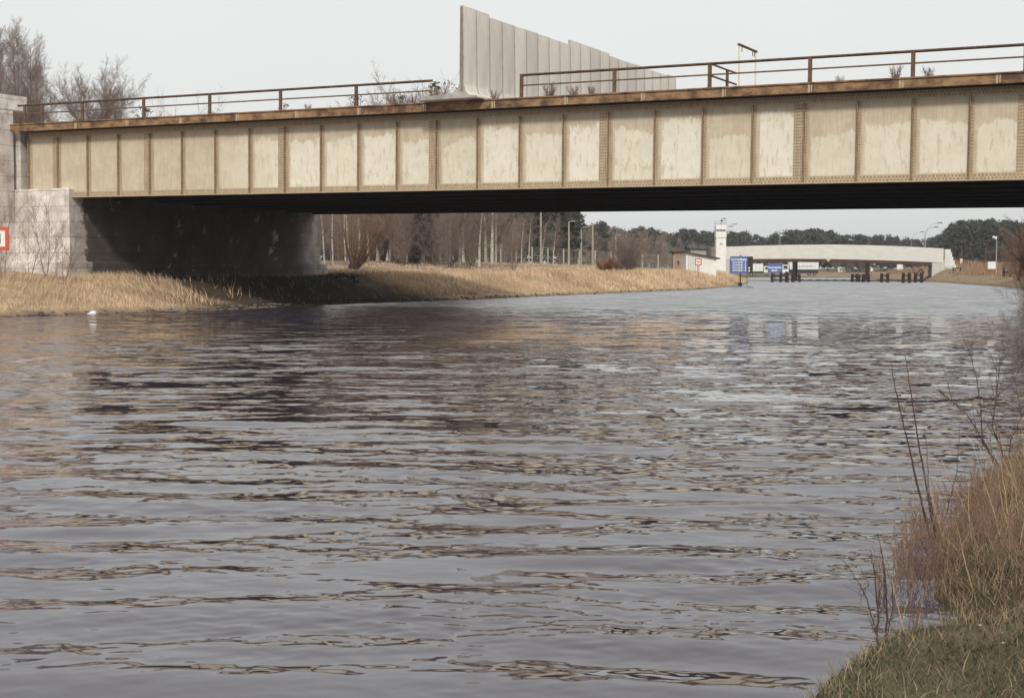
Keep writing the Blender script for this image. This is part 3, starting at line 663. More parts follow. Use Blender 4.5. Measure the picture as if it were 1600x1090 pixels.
# ------------------------------------------------------------ saplings in front of the abutment
sap = [bare('sapling', 'multi', 60+i, 4.4, .04, stems=2, spread=.22, mt='twig_r', mtw='twig', lev=2, lean=.08*(-1)**i) for i in range(3)]
for i, (px, Y, ty, lab) in enumerate([(47, 70, 315, 'slim bare sapling against the stone between pillar and abutment corner'), (72, 69, 292, 'tallest bare forked sapling in front of the pale abutment stone'), (88, 70, 345, 'short bare sapling just right of the forked sapling'),
        (100, 69, 335, 'thin bare sapling close to the abutment corner'), (6, 68, 285, 'bare sapling rising behind the red bordered sign'), (-8, 67, 270, 'bare sapling cut by the photo edge behind the red bordered sign'), (110, 71, 375, 'lowest bare sapling at the foot of the abutment corner')]):
    place(sap[i % 3], px, Y, ty, 5.0, lab, 'sapling', 'bare saplings in front of the stone abutment')

# ------------------------------------------------------------ wood on the left bank seen under the bridge
bir = [bare('birch_tree', 'birch', 70+i, 13, .085, mt='birch', mtw='twig', lev=3) for i in range(2)]
for i, (px, Y) in enumerate([(497, 118), (507, 121), (520, 124), (545, 131), (540, 140)]):
    place(bir[i % 2], px, Y, 205, 13, 'white barked birch beside the dark end of the abutment, %s to the right of it' % ORD[i], 'tree', 'white birches by the abutment end')
will = bare('pollard_willow', 'multi', 80, 4.9, .075, stems=16, spread=.62, mt='twig_dk', mtw='twig_r', lev=2, lean=.28)
X = U(553, 112); put(will, X, 112, 'spreading dark willow bush of many straight shoots on the bank beside the birches', 'bush', copy=False, sc=1.0)
mb = MB(); mb.tube((0, 0, -.3), (0, 0, .5), .5, .38, 10); mb.build('stump', M['bark_dk'], will)
CF['wood'] = dict(CF['tall'], start=[.38, .15, .1, 0])
md = [bare('bare_tree', 'wood', 90+i, 11, .19, mtw='twig', mt=['bark_gr', 'birch', 'bark_gr'][i % 3], lev=3) for i in range(3)]
mm_ = [bare('bare_tree', 'multi', 95+i, 9, .10, stems=4, spread=.24, mt='bark', mtw='twig', lev=3) for i in range(2)]
wr_ = random.Random(5); lst = []
for px in (575, 588, 604, 622, 634, 648, 662, 676, 690, 703, 716, 735, 748, 762, 786, 812, 828, 846, 866, 560, 532, 641, 612, 597, 727, 655, 697, 770, 797):
    lst.append((px+wr_.uniform(-3, 3), wr_.uniform(138, 200)))
lst += [(632, 134), (702, 133), (707, 135), (733, 134), (803, 132)]
lst.sort()
for i, (px, Y) in enumerate(lst):
    t = md[wr_.randrange(3)] if Y > 137 and wr_.random() < .92 else mm_[i % 2]
    ty = wr_.uniform(215, 262) if Y > 137 else 300
    if px > 780: ty = wr_.uniform(318, 345) if Y > 137 else 345
    place(t, px, Y, ty, 11 if t in md else 9.4, 'bare tree in the left bank wood under the bridge, %s from the birches' % (ORD[i] if i < 30 else ['thirty-first', 'thirty-second', 'thirty-third', 'thirty-fourth', 'thirty-fifth'][i-30]), 'tree', 'bare trees of the wood behind the straw bank')
# dense backing woods as one mass each
def mass(name, label, items, kind, seed, cat='woods'):
    rg = np.random.default_rng(seed); VQ = []; SG = []
    if kind == 'bare':
        pro = []
        for s in range(4):
            out = [[], []]; branch(random.Random(seed+s), Vector((0, 0, -.2)), Vector((0, 0, 1)), 11, .17, 0, 2, out, CF['tall']); pro.append(np.array(out[0]+out[1]))
        for (x, y, h) in items:
            S = pro[rg.integers(4)].copy(); sc = h/11.5; a = rg.uniform(0, 2*PI); c, s_ = math.cos(a)*sc, math.sin(a)*sc; z0 = g1(x, y)
            for o in (0, 3):
                X_, Y_ = S[:, o].copy(), S[:, o+1].copy(); S[:, o] = x+X_*c-Y_*s_; S[:, o+1] = y+X_*s_+Y_*c; S[:, o+2] = z0+S[:, o+2]*sc
            S[:, 6:] = np.maximum(S[:, 6:]*sc, .03)
            SG.append(S)
        V, F = tubes(np.concatenate(SG), 3); o = npmesh(name, V, F, M['twig_wood'])
    else:
        pro = [pine_geo(seed+s, 12, 2.6, clumps=46, per=13, size=.36, low=.06) for s in range(6)]
        for (x, y, h) in items:
            Q, T = pro[rg.integers(6)]; Q = Q.copy(); sc = h/12; a = rg.uniform(0, 2*PI); c, s_ = math.cos(a)*sc*1.15, math.sin(a)*sc*1.15; z0 = g1(x, y)
            Q = np.stack([x+Q[:, 0]*c-Q[:, 1]*s_, y+Q[:, 0]*s_+Q[:, 1]*c, z0+Q[:, 2]*sc], 1); VQ.append(Q)
        V = np.concatenate(VQ); o = npmesh(name, V, np.arange(len(V)).reshape(-1, 4), M['needle'])
    tag(o, label, cat, kind='stuff'); return o
M['twig_wood'] = mat('brown_grey_brushwood', (.32, .25, .205), (.19, .145, .12), scale=.4, rough=.95)
rg = np.random.default_rng(3); it = []
for k in range(95):
    px = rg.uniform(470, 800); Y = rg.uniform(205, 270); it.append((U(px, Y), Y, rg.uniform(12, 17)))
mass('bare_woods', 'dense brown leafless wood behind the straw bank under the bridge', it, 'bare', 200)
it = []
for k in range(120): px = rg.uniform(440, 905); Y = rg.uniform(275, 310); it.append((U(px, Y), Y, np.interp(px, [690, 880, 905], [16, 14.5, 11])*rg.uniform(.85, 1.05)))
mass('pine_woods', 'dark pine wood behind the bare trees on the left', it, 'pine', 300)
it = []
tops = [(895, 348), (930, 352), (938, 346), (960, 356), (985, 360), (1003, 353), (1045, 363), (1075, 356), (1100, 360), (1135, 362), (1165, 362), (1193, 370), (1210, 362), (1245, 357), (1290, 358), (1310, 363), (1350, 366), (1385, 366), (1420, 372), (1440, 375), (1475, 362), (1492, 345), (1510, 344), (1540, 342), (1600, 346), (1700, 340)]
tx = [a for a, _ in tops]; ty_ = [b_ for _, b_ in tops]
for k in range(520):
    px = rg.uniform(890, 1720); Y = rg.uniform(430, 520) if px < 1480 else rg.uniform(335, 380)
    if px >= 1480 or True:
        tp = np.interp(px, tx, ty_)+abs(rg.normal(0, 7)); X = U(px, Y); h = Zh(tp, Y)-g1(X, Y); it.append((X, Y, h))
mass('pine_forest', 'dark pine forest closing the horizon behind the distant bridge', it, 'pine', 400, 'forest')
it = []
for k in range(70):
    px = rg.uniform(905, 1100) if k < 30 else rg.uniform(1100, 1480); Y = rg.uniform(300, 420) if px < 1100 else rg.uniform(424, 430)+6; X = U(px, Y); it.append((X, Y, Zh(np.interp(px, [905, 990, 1100, 1480], [352, 358, 380, 395])+rg.uniform(0, 14), Y)-g1(X, Y)))
mass('far_bare_woods', 'brownish leafless trees in front of the distant pine forest', it, 'bare', 500)
pn = pine('pine_tree', 11, 13, 3.4, clumps=46, per=60, size=.30, low=.25)
for i, (px, Y, ty, lab) in enumerate([(872, 215, 308, 'big dark pine whose crown meets the underside of the bridge'), (892, 212, 330, 'dark pine at the edge of the open sky beneath the bridge'), (845, 222, 300, 'dark pine behind the bare trees next to the big pine'), (820, 226, 310, 'dark pine farther into the wood from the big pine'), (796, 230, 320, 'dark pine deepest in the bare wood'), (940, 330, 347, 'tall single pine standing out over the distant wood'), (1502, 320, 344, 'tall pine beside the far bridge end in the right hand forest'), (1540, 318, 346, 'tall pine in the right hand forest behind the lamp post')]):
    place(pn, px, Y, ty, 13.3, lab, 'tree', 'dark pines that stand out of the woods')
bb = bare('bare_bush', 'multi', 120, 4.4, .04, stems=18, spread=.62, mt='twig', mtw='twig', lev=3)
place(bb, 983, 158, 351, 5.2, 'rounded bare brown bush in front of the concrete post fence', 'bush')
rb = bare('red_bush', 'multi', 121, 1.1, .015, stems=20, spread=.8, mt='twig_o', mtw='twig_o', lev=2) if M.setdefault('twig_o', mat('orange_twigs', (.40, .20, .125), (.28, .15, .10), scale=2)) else None
for i, (px, Y, sc) in enumerate([(942, 163, 1.1), (956, 163, 1.5), (965, 162, 1.0)]):
    o = put(rb, U(px, Y), Y, 'low orange-red bush left of the rounded bare bush, %s one' % ['leftmost', 'middle', 'rightmost'][i], 'bush', 'low orange-red bushes by the fence', sc=(sc*1.3, sc*1.3, sc), rz=i, copy=i > 0)
# ------------------------------------------------------------ concrete post fence on the left bank
def fence(name, label, pts, hh, parent_mat, rails_=(0.97, .55), mesh=True, w=.07):
    f = empty(name); tag(f, label, 'fence'); P = []
    for x, y in pts:
        z = g1(x, y); P.append(Vector((x, y, z))); mb = MB(); mb.box(x-w, x+w, y-w, y+w, z-.3, z+hh); mb.build('post', parent_mat, f)
    for fr in rails_:
        mb = MB()
        for a, b_ in zip(P[:-1], P[1:]): mb.tube(a+Vector((0, -.09, hh*fr)), b_+Vector((0, -.09, hh*fr)), .02, n=4)
        mb.build('rail_wire', M['galv'], f)
    if mesh:
        mb = MB()
        for a, b_ in zip(P[:-1], P[1:]):
            nn_ = 10
            for i in range(nn_):
                t = (i+.5)/nn_; q = a.lerp(b_, t); mb.tube(q+Vector((0, -.08, .05)), q+Vector((0, -.08, hh*.97)), .011, n=3)
            for k in range(6): mb.tube(a+Vector((0, -.08, hh*(k+.5)/6.3)), b_+Vector((0, -.08, hh*(k+.5)/6.3)), .011, n=3)
        mb.build('wire_mesh', M['post'], f)
    return f
fp = []
for i in range(16):
    px = 733+24.6*i; Y = 160+i*2.6; fp.append((U(px, Y), Y))
fence('wire_fence', 'long wire fence on pale concrete posts behind the straw bank', fp, 2.3, M['post'], w=.09)
fp = [(U(735+i*28, 205+4*i), 205+4*i) for i in range(14)]
fence('low_fence', 'low pale rail fence farther back behind the concrete post fence', fp, 1.0, M['post'], rails_=(.95, .4), mesh=False)
pl = None
for i, (px, py0, py1, Y) in enumerate([(775, 300, 396, 200), (845, 318, 402, 203), (888.7, 347, 403, 206), (908, 356, 405, 220), (926, 351, 405, 212), (962, 368, 400, 240)]):
    X = U(px, Y); z = g1(X, Y); h = Zh(py0, Y)-z
    o = empty('lamp_post', (X, Y, z)); tag(o, 'tall slim concrete pole behind the wire fence, %s from the wood' % ORD[i], 'pole', 'slim poles behind the wire fence')
    mb = MB(); mb.tube((0, 0, -.2), (0, 0, h), .17, .10, 8); mb.build('pole', M['post'], o)
    mb = MB(); mb.tube((0, 0, h), (.5, 0, h+.1), .05, n=6); mb.box(.4, .9, -.1, .1, h+.04, h+.16); mb.build('lamp_head', M['galv'], o)

# ------------------------------------------------------------ signs
def square_sign(name, px, Y, pyc, size, label, bar, post_r=.03):
    X = U(px, Y); z = g1(X, Y); zc = Zh(pyc, Y)
    o = empty(name, (X, Y, z), math.atan2(-X, Y)*.5); tag(o, label, 'sign'); h = size/2; zc -= z
    mb = MB(); mb.tube((0, .06, -.3), (0, .06, zc+h), post_r, n=8); mb.build('post', M['rail'], o)
    mb = MB(); mb.box(-h, h, -.01, .02, zc-h, zc+h); p = mb.build('plate', M['signred'], o)
    q = h*.68; mb = MB(); mb.box(-q, q, -.016, -.0105, zc-q, zc+q); mb.build('face', M['signwhite'], p)
    mb = MB()
    if bar == 'h': mb.box(-h*.42, h*.42, -.022, -.0165, zc-h*.13, zc+h*.13)
    else: mb.box(-h*.14, h*.14, -.022, -.0165, zc-h*.42, zc+h*.42)
    mb.build('symbol', M['black'], p); return o
square_sign('waterway_sign', -4, 58, 373, .95, 'red bordered white square sign at the photo edge before the stone pillar', 'v')
o = bpy.data.objects['waterway_sign']
for c in o.children:
    if c.name.startswith('plate'):
        for g in c.children:
            if g.name.startswith('symbol'): g.scale.x = 2.2
square_sign('waterway_sign', 1091, 168, 409.5, .80, 'small red bordered white sign with black bar before the white shed', 'h')
def lettering(txt, size, loc, parent, m, rx=PI/2):
    c = bpy.data.curves.new('lettering', 'FONT'); c.body = txt; c.size = size; c.align_x = 'LEFT'; c.extrude = .004; c.offset = size*.03
    c.materials.append(m); o = bpy.data.objects.new('lettering', c); o.location = loc; o.rotation_euler = (rx, 0, 0); link(o)
    bpy.context.view_layer.update(); me = bpy.data.meshes.new_from_object(o.evaluated_get(bpy.context.evaluated_depsgraph_get())); bpy.data.objects.remove(o)
    if not me.materials: me.materials.append(m)
    o = bpy.data.objects.new('lettering', me); o.location = loc; o.rotation_euler = (rx, 0, 0); link(o, parent); return o
def fit(o, w):
    bpy.context.view_layer.update(); d = max(v.co.x for v in o.data.vertices)-min(v.co.x for v in o.data.vertices)
    if d > 0: o.scale.x = w/d
M['letter'] = mat('white_lettering', (.85, .87, .88), (.8, .82, .85), scale=2, rough=.5)
# big blue board standing in the water
Y = 180; X = U(1157, Y); k = Y/FPX
o = empty('berth_board', (X, Y, 0)); tag(o, 'big blue board with five lines of white lettering on a post standing in the water', 'sign board')
zt, zb = Zh(400.5, Y), Zh(427, Y); w = 26.5*k
mb = MB(); mb.tube((0, .1, -1.5), (0, .1, zt+.15), .085, n=8); mb.build('post', M['wood'], o)
mb = MB(); mb.tube((0, .1, -.8), (0, .1, .42), .20, .24, 10); mb.build('base', M['wood'], o)
mb = MB(); mb.box(-w*.62, w*.40, -.04, .03, zb, zt); mb.build('panel', M['blue'], o)
lt = lettering('Liegeordnung', .42, (-w*.55, -.05, zt-.52), o, M['letter']); fit(lt, w*.90)
for i in range(4):
    lt = lettering('Liegestelle', .34, (-w*.46, -.05, zt-.87-.335*i), o, M['letter']); fit(lt, w*.62); lt = lettering(str(i+1), .34, (w*.24, -.05, zt-.87-.335*i), o, M['letter']); lt.scale.x = 1.1
mb = MB(); mb.box(w*.405, w*.405+8.5*k, -.05, .05, zb+.02, zt-.02); sd = mb.build('side_board', M['black_b'] if 'black_b' in M else M.setdefault('black_b', mat('dark_board', (.05, .035, .035), (.035, .03, .03), scale=2)), o)
for z in (zb+.32, zb+.68): mb = MB(); mb.box(w*.405+.12, w*.405+.32, -.06, -.0505, z-.09, z+.09); mb.build('marker', M['white'], sd)
mb = MB(); mb.tube((w*.40, .1, -1), (w*.40, .1, zb+.02), .03, n=6); mb.build('brace', M['wood'], o)
# second blue board
Y = 262; X = U(1211, Y); k = Y/FPX; zt, zb = Zh(411.5, Y), Zh(426, Y)
o = empty('checkpoint_board', (X, Y, 0)); tag(o, 'smaller blue board with two lines of white lettering under the distant bridge', 'sign board')
mb = MB(); mb.tube((0, .1, -1.0), (0, .1, zt-.1), .07, n=8); mb.build('post', M['wood'], o)
mb = MB(); mb.box(-11.5*k, 11.5*k, -.04, .03, zb, zt); mb.build('panel', M['blue'], o)
lt = lettering('Kontrollpunkt', .48, (-10.5*k, -.05, zt-.88), o, M['letter']); fit(lt, 20*k)
lt = lettering('Boote', .48, (-5.5*k, -.05, zt-1.42), o, M['letter']); fit(lt, 10*k)

# ------------------------------------------------------------ guard sheds on the left bank
def gable_box(name, label, px0, px1, Y, dpt, pyl, pyr, mt, zbase=None, windows=()):
    x0, x1 = U(px0, Y), U(px1, Y); z0 = g1((x0+x1)/2, Y)-.4; zl, zr = Zh(pyl, Y), Zh(pyr, Y)
    o = empty(name, (x0, Y, z0)); tag(o, label, 'shed'); w = x1-x0
    mb = MB(); mb.prism([(0, 0), (w, 0), (w, zr-z0), (0, zl-z0)], 0, dpt); mb.build('wall', mt, o)
    mb = MB(); mb.prism([(-.35, zl-z0+.02), (w+.45, zr-z0-(.45+.0)*(zl-zr)/w+.01), (w+.45, zr-z0-.45*(zl-zr)/w+.17), (-.35, zl-z0+.2)], -.4, dpt+.4); mb.build('roof', M['roof'], o)
    for (a, b_, c, d) in windows:
        mb = MB(); mb.box(a, b_, -.04, -.002, c, d); fr = mb.build('window', M['galv'], o)
        mb = MB(); mb.box(a+.07, b_-.07, -.05, -.041, c+.07, d-.07); mb.build('pane', M['glass'], fr)
    return o
o = gable_box('white_shed', 'white shed with dark sloping roof between straw bank and watchtower', 1072, 1119, 186, 6, 394.5, 404, M['white'])
for i in range(7):
    mb = MB(); mb.box(.25+.24*i, .33+.24*i, -.02, -.003, .5, 2.9); mb.build('batten', M['post'], o)
gable_box('flat_hut', 'small hut with a flat pale roof behind the white shed', 1079, 1103, 208, 4, 389, 389.5, M['galv'], windows=((.3, 1.5, 1.9, 2.8),))
o = gable_box('brick_hut', 'little orange brick hut left of the white shed', 1054, 1070, 225, 4, 394, 394, M['brick'], windows=((.3, .8, 1.4, 2.2),))

# ------------------------------------------------------------ watchtower
Y = 276; X0, X1 = U(1118.3, Y), U(1134.7, Y); zb = g1(X0, Y)-.3; w = X1-X0
o = empty('watchtower', ((X0+X1)/2, Y, zb)); tag(o, 'slender white concrete watchtower rising beside the distant bridge', 'watchtower')
z_ = lambda py: Zh(py, Y)-zb; h = w/2
mb = MB(); mb.box(-h+.07, h-.07, .02, w-.1, 0, z_(372)); mb.build('shaft', M['white'], o, bevel=.02)
mb = MB(); mb.box(-h, h, -.05, w, z_(371.5), z_(362)); mb.build('upper_shaft', M['white'], o, bevel=.02)
cb_ = MB(); cb_.box(-h+.1, h-.1, .1, w-.1, z_(362), z_(359)); cb_.build('cabin', M['white'], o)
for a in (-.85, -.27, .3):
    mb = MB(); mb.box(a, a+.5, .06, .0995, z_(361.7), z_(359.3)); fr = mb.build('window', M['galv'], o); mb = MB(); mb.box(a+.04, a+.46, .045, .059, z_(361.4), z_(359.6)); mb.build('pane', M['glass'], fr)
for a in (.3, 1.1):
    for sx in (-1, 1):
        mb = MB(); mb.box(*sorted((sx*(h-.0995), sx*(h-.06))), a, a+.5, z_(361.7), z_(359.3)); mb.build('window', M['glass'], o)
mb = MB(); mb.box(-h-.03, h+.03, -.08, w+.03, z_(359), z_(352)); mb.build('parapet', M['white'], o, bevel=.02)
mb = MB()
for a, b_ in ((-h, 0), (h, 0), (-h, w-.1), (h, w-.1), (0, 0)): mb.tube((a, b_, z_(352)), (a, b_, z_(345)), .02, n=5)
for zz in (350, 348, 345): mb.path([(-h, 0, z_(zz)), (h, 0, z_(zz)), (h, w-.1, z_(zz)), (-h, w-.1, z_(zz)), (-h, 0, z_(zz))], .015, 4)
mb.build('roof_railing', M['galv'], o)
mb = MB(); mb.tube((.15, .8, z_(352)), (.15, .8, z_(342)), .05, n=6); mb.build('mast', M['roof'], o)
mb = MB(); mb.box(-.05, .42, .6, 1, z_(346), z_(344)); mb.tube((.15, .8, z_(342.5)), (.55, .8, z_(341.7)), .04, n=5); mb.box(.5, 1.0, .68, .9, z_(342.4), z_(341)); mb.build('searchlight', M['roof'], o)
mb = MB(); mb.box(-.3, .2, -.06, -.052, z_(382), z_(380)); mb.build('vent', M['galv'], o)

# ------------------------------------------------------------ distant bridge
fx0, fy0 = U(1128, 290), 290.; fx1, fy1 = U(1474, 258), 258.
Lf = math.hypot(fx1-fx0, fy1-fy0); fa = math.atan2(fy1-fy0, fx1-fx0)
o = empty('distant_bridge', (fx0, fy0, 0), fa); tag(o, 'distant low arched road bridge with a plain pale parapet on dark trestles', 'bridge')
N_ = 24; tops_ = []; bots = []
for i in range(N_+1):
    s = i/N_; px_ = 1128+346*s; Yb = 1/((1-s)/290+s/258); xl = None
    # position along the bridge for this column
    a_, b2 = 0., Lf
    for _ in range(40):
        m_ = (a_+b2)/2; xx = fx0+math.cos(fa)*m_; yy = fy0+math.sin(fa)*m_
        if 800+FPX*xx/(yy*math.cos(PITCH)) < px_: a_ = m_
        else: b2 = m_
    yy = fy0+math.sin(fa)*a_
    pt = np.interp(px_, [1128, 1180, 1240, 1300, 1360, 1420, 1474], [385.8, 384, 382.6, 382.2, 383.2, 385.4, 388.4]); pb = np.interp(px_, [1128, 1180, 1240, 1300, 1360, 1420, 1474], [405, 404.6, 404.4, 404.8, 406.2, 408.2, 410.3])
    tops_.append((a_, Zh(pt, yy))); bots.append((a_, Zh(pb, yy)))
SK = math.tan(math.atan2(.955, .225)-fa-PI/2)*-1
def strip(name, up, lo, y0, y1, m, parent):
    mb = MB(); n_ = len(up)
    for i in range(n_-1):
        p = [(lo[i][0], lo[i][1]), (lo[i+1][0], lo[i+1][1]), (up[i+1][0], up[i+1][1]), (up[i][0], up[i][1])]
        mb.prism(p, y0, y1)
    mb.v = [(x+SK*y, y, z) for x, y, z in mb.v]
    return mb.build(name, m, parent)
strip('parapet', tops_, bots, -.15, .15, M['par'] if 'par' in M else M.setdefault('par', mat('pale_parapet', (.78, .76, .71), (.68, .66, .61), scale=.5, stretch=(1, 1, 2.5), rough=.9)), o)
low = [(a, z-.001) for a, z in bots]; low2 = [(a, z-.58) for a, z in bots]
strip('side_girder', low[1:-1], low2[1:-1], -.05, .2, M['girder_far'], o)
strip('deck', [(a, z+.35) for a, z in bots], [(a, z+.02) for a, z in bots], .152, 9.8, M['par'], o)
strip('side_girder', low[1:-1], low2[1:-1], 9.2, 9.5, M['girder_far'], o)
strip('inner_girder', low[1:-1], low2[1:-1], 3.0, 3.2, M['girder_far'], o)
strip('inner_girder', low[1:-1], low2[1:-1], 6.2, 6.4, M['girder_far'], o)
strip('parapet', tops_, bots, 9.85, 10.1, M['par'], o)
def s_at(px_):
    a_, b2 = 0., Lf
    for _ in range(40):
        m_ = (a_+b2)/2; xx = fx0+math.cos(fa)*m_; yy = fy0+math.sin(fa)*m_
        if 800+FPX*xx/(yy*math.cos(PITCH)) < px_: a_ = m_
        else: b2 = m_
    return a_
SK = math.tan(math.atan2(.955, .225)-fa-PI/2)*-1
for px_ in (1240, 1355):
    a_ = s_at(px_); zt = np.interp(a_, [q[0] for q in bots], [q[1] for q in bots])-.43
    mb = MB(); 
    for yy in (.05, 3.1, 6.3, 9.2): mb.box(a_-.28+SK*yy, a_+.28+SK*yy, yy, yy+.35, -1.4, zt)
    mb.build('trestle', M['wood'], o)
a0_, a1_ = s_at(1456), s_at(1474)
zt = bots[-1][1]; mb = MB(); skb = lambda a, b_, z0, z1: mb.add([(x+SK*y, y, z) for z in (z0, z1) for x, y in ((a, -.3), (b_, -.3), (b_, 10.4), (a, 10.4))], [(0, 1, 5, 4), (1, 2, 6, 5), (2, 3, 7, 6), (3, 0, 4, 7), (3, 2, 1, 0), (4, 5, 6, 7)]); skb(a0_, a1_+.3, 0, zt-.02); mb.build('abutment', M['conc_w'], o)
mb = MB(); skb(-1.5, s_at(1140), 0, bots[0][1]-.02); mb.build('abutment', M['conc_w'], o)
mb = MB(); mb.box(-2.5, -.02, -.2, .25, bots[0][1]-.3, tops_[0][1]); mb.build('end_pillar', M['conc_d'], o)
# stepped wing wall
mb = MB(); st_ = [(0, 389.5), (.5, 394), (.75, 401), (1.0, 407), (1.3, 413), (1.6, 419), (1.85, 425)]
for i, (q, py) in enumerate(st_): mb.box(a1_+.301+q, a1_+.299+(st_[i+1][0] if i+1 < len(st_) else q+.4), -.25, 1.2, -.2, Zh(py, 257))
mb.build('stepped_wing_wall', M['white'], o)
# yellow diamond board on the bridge
a_ = s_at(1295); zc = np.interp(a_, [q[0] for q in bots], [q[1] for q in bots])
mb = MB(); mb.prism([(a_-.47, zc), (a_, zc-.55), (a_+.47, zc), (a_, zc+.5)], -.22, -.17); dd = mb.build('passage_sign', M['yellow'], None); dd.parent = None
dd.matrix_world = Matrix.Translation((fx0, fy0, 0)) @ Matrix.Rotation(fa, 4, 'Z'); tag(dd, 'yellow diamond board hanging at the middle of the distant bridge', 'sign')
# barrier and embankment
mb = MB()
for px0, px1, Ya, Yb in ((1249, 1335, 268, 266), (1337, 1441, 265, 258)):
    mb.tube((U(px0, Ya), Ya, .02), (U(px1, Yb), Yb, .02), .17, n=8)
    for t in np.linspace(0.05, .95, 7): x = U(px0, Ya)*(1-t)+U(px1, Yb)*t; y = Ya*(1-t)+Yb*t; mb.box(x-.3, x+.3, y-.25, y+.25, -.15, .26)
tag(mb.build('floating_boom', M['wood']), 'long dark floating log boom on the water under the distant bridge', 'boom')
# ------------------------------------------------------------ timber mooring dolphins
dol = None; dl = [(1219, 240, 14, 2.4), (1226, 243, 15, 1.1), (1234.5, 244, 16, 1.0), (1245.5, 246, 12.5, .95), (1336.5, 243, 12.5, .75), (1347, 244, 11.5, .8), (1354, 238, 12.5, .85), (1383.5, 236, 14, .95), (1417.5, 228, 15.5, .95), (1436.5, 236, 15, 1.0)]
for i, (px, Y, hp, w) in enumerate(dl):
    X = U(px, Y); hh = hp*Y/FPX; t = empty('mooring_dolphin', (X, Y, 0)); w = w*.55
    for sx in (-1, 1):
        for sy in (0, .9):
            mb = MB(); mb.tube((sx*w, sy, -1.3), (sx*w*.92, sy, hh), .15, n=8); mb.build('pile', M['wood'], t)
    for z in (hh*.25, hh*.72):
        mb = MB(); mb.box(-w-.1, w+.1, -.22, -.155, z-.11, z+.11); mb.build('crossbeam', M['wood'], t)
    if i in (9,):
        mb = MB(); mb.tube((-w, -.2, hh*.8), (w*.4, -.2, hh*1.4), .09, n=6); mb.tube((w*.4, -.2, hh*1.4), (w*1.3, -.2, hh*.9), .09, n=6); mb.build('brace', M['wood'], t)
    tag(t, 'dark timber mooring frame in the water, %s' % ['leftmost and widest of the left cluster', 'second of the left cluster', 'beside the left trestle of the bridge', 'rightmost of the left cluster', 'leftmost of the right cluster', 'second of the right cluster', 'in front of the right trestle', 'standing alone after the right trestle', 'fifth of the right cluster with both piles clear', 'rightmost, with a slanting brace'][i], 'mooring post', 'timber mooring frames before the distant bridge')
# ------------------------------------------------------------ lorries and panels beyond the distant bridge
def wheel(p, x, y, r):
    mb = MB(); mb.tube((x, y, r), (x, y+.3, r), r, n=14); o_ = mb.build('wheel', M['tyre'], p); mb = MB(); mb.tube((x, y-.01, r), (x, y-.001, r), r*.5, n=10); mb.build('hub', M['galv'], o_)
def lorry(px0, px1, Y, pyt, pyb, cab_w, label, tl, txt=None):
    x0, x1 = U(px0, Y), U(px1, Y); gz = Zh(431, Y); zt = Zh(pyt, Y)-gz; zb = Zh(pyb, Y)-gz
    o = empty('parked_lorry', (x0, Y, gz)); tag(o, label, 'lorry', 'lorries parked beyond the distant bridge'); w = x1-x0
    c0, c1 = (0, cab_w) if tl else (w-cab_w, w); b0, b1 = (cab_w+.25, w) if tl else (0, w-cab_w-.25)
    mb = MB(); mb.box(b0, b1, 0, 2.5, zb, zt); bd = mb.build('box_body', M['white'], o, bevel=.03)
    mb = MB()
    for q in np.arange(b0+.5, b1-.2, 1.1): mb.box(q-.03, q+.03, -.02, -.002, zb+.1, zt-.1)
    mb.build('side_rib', M['galv'], bd)
    mb = MB(); mb.box(0, w, .3, 2.2, .75, zb-.002); mb.build('chassis', M['black'], o)
    mb = MB(); mb.box(c0, c1, 0, 2.4, .8, zt*.8); cb2 = mb.build('cab', M['white'], o, bevel=.12); mb = MB(); mb.box(c0+.35, c1-.35, -.02, -.002, zt*.5, zt*.74); mb.build('window', M['glass'], cb2)
    for q in ((c0+c1)/2, (b0+b1)/2+(1.4 if tl else -1.4)*w/10, (b0+b1)/2+(2.9 if tl else -2.9)*w/10): wheel(o, q, -.05, .5)
    if txt: lt = lettering(txt, .5, (b0+2, -.03, zb+.7), bd, M['galv']); fit(lt, (b1-b0)*.6)
    return o
lorry(1172, 1201, 404, 412, 424, 1.3, 'white lorry with ribbed box body parked just right of the big blue board', False)
lorry(1222, 1279, 400, 409.5, 421, 1.9, 'long white lorry with faint lettering on its box under the bridge middle', True, 'TRANSPORT')
def board(name, px0, px1, Y, py0, py1, label, m, posts=2, cat='sign', pymax=432, rounded=False):
    x0, x1 = U(px0, Y), U(px1, Y); gz = max(g1((x0+x1)/2, Y), -.5); z0, z1 = Zh(py1, Y)-gz, Zh(py0, Y)-gz; w = x1-x0
    o = empty(name, (x0, Y, gz)); tag(o, label, cat)
    mb = MB()
    if rounded: mb.prism([(0, z0), (w, z0), (w, z1-.3), (w-.25, z1), (.25, z1), (0, z1-.3)], 0, .06)
    else: mb.box(0, w, 0, .06, z0, z1)
    p = mb.build('panel', m, o)
    for q in ([w*.5] if posts == 1 else [w*.12, w*.88]):
        mb = MB(); mb.tube((q, .12, -.5), (q, .12, z1-.05), .05, n=6); mb.build('post', M['rail'], o)
    return o, w, z0, z1
o, w, z0, z1 = board('height_board', 1309.5, 1325.5, 436, 417, 425.5, 'white board with rounded top corners and dark figures on the far bank', M['white'], rounded=True)
lt = lettering('270', .9, (w*.42, -.02, z0+.45), o, M['galv']); mb = MB(); mb.tube((w*.22, -.03, z0+.8), (w*.22, -.003, z0+.8), .28, n=12); mb.build('dot', M['black_b'], o)
board('narrow_board', 1401.5, 1410.5, 330, 412.5, 429.5, 'tall narrow white panel under the right half of the distant bridge', M['white'], cat='board')
board('small_white_sign', 1360.5, 1363.7, 330, 419, 424, 'tiny white sign on a post right of the second trestle', M['white'], posts=1)
board('dark_notice', 1340, 1344, 330, 413.5, 422, 'narrow dark notice on a post left of the second trestle', M['black_b'], posts=1)
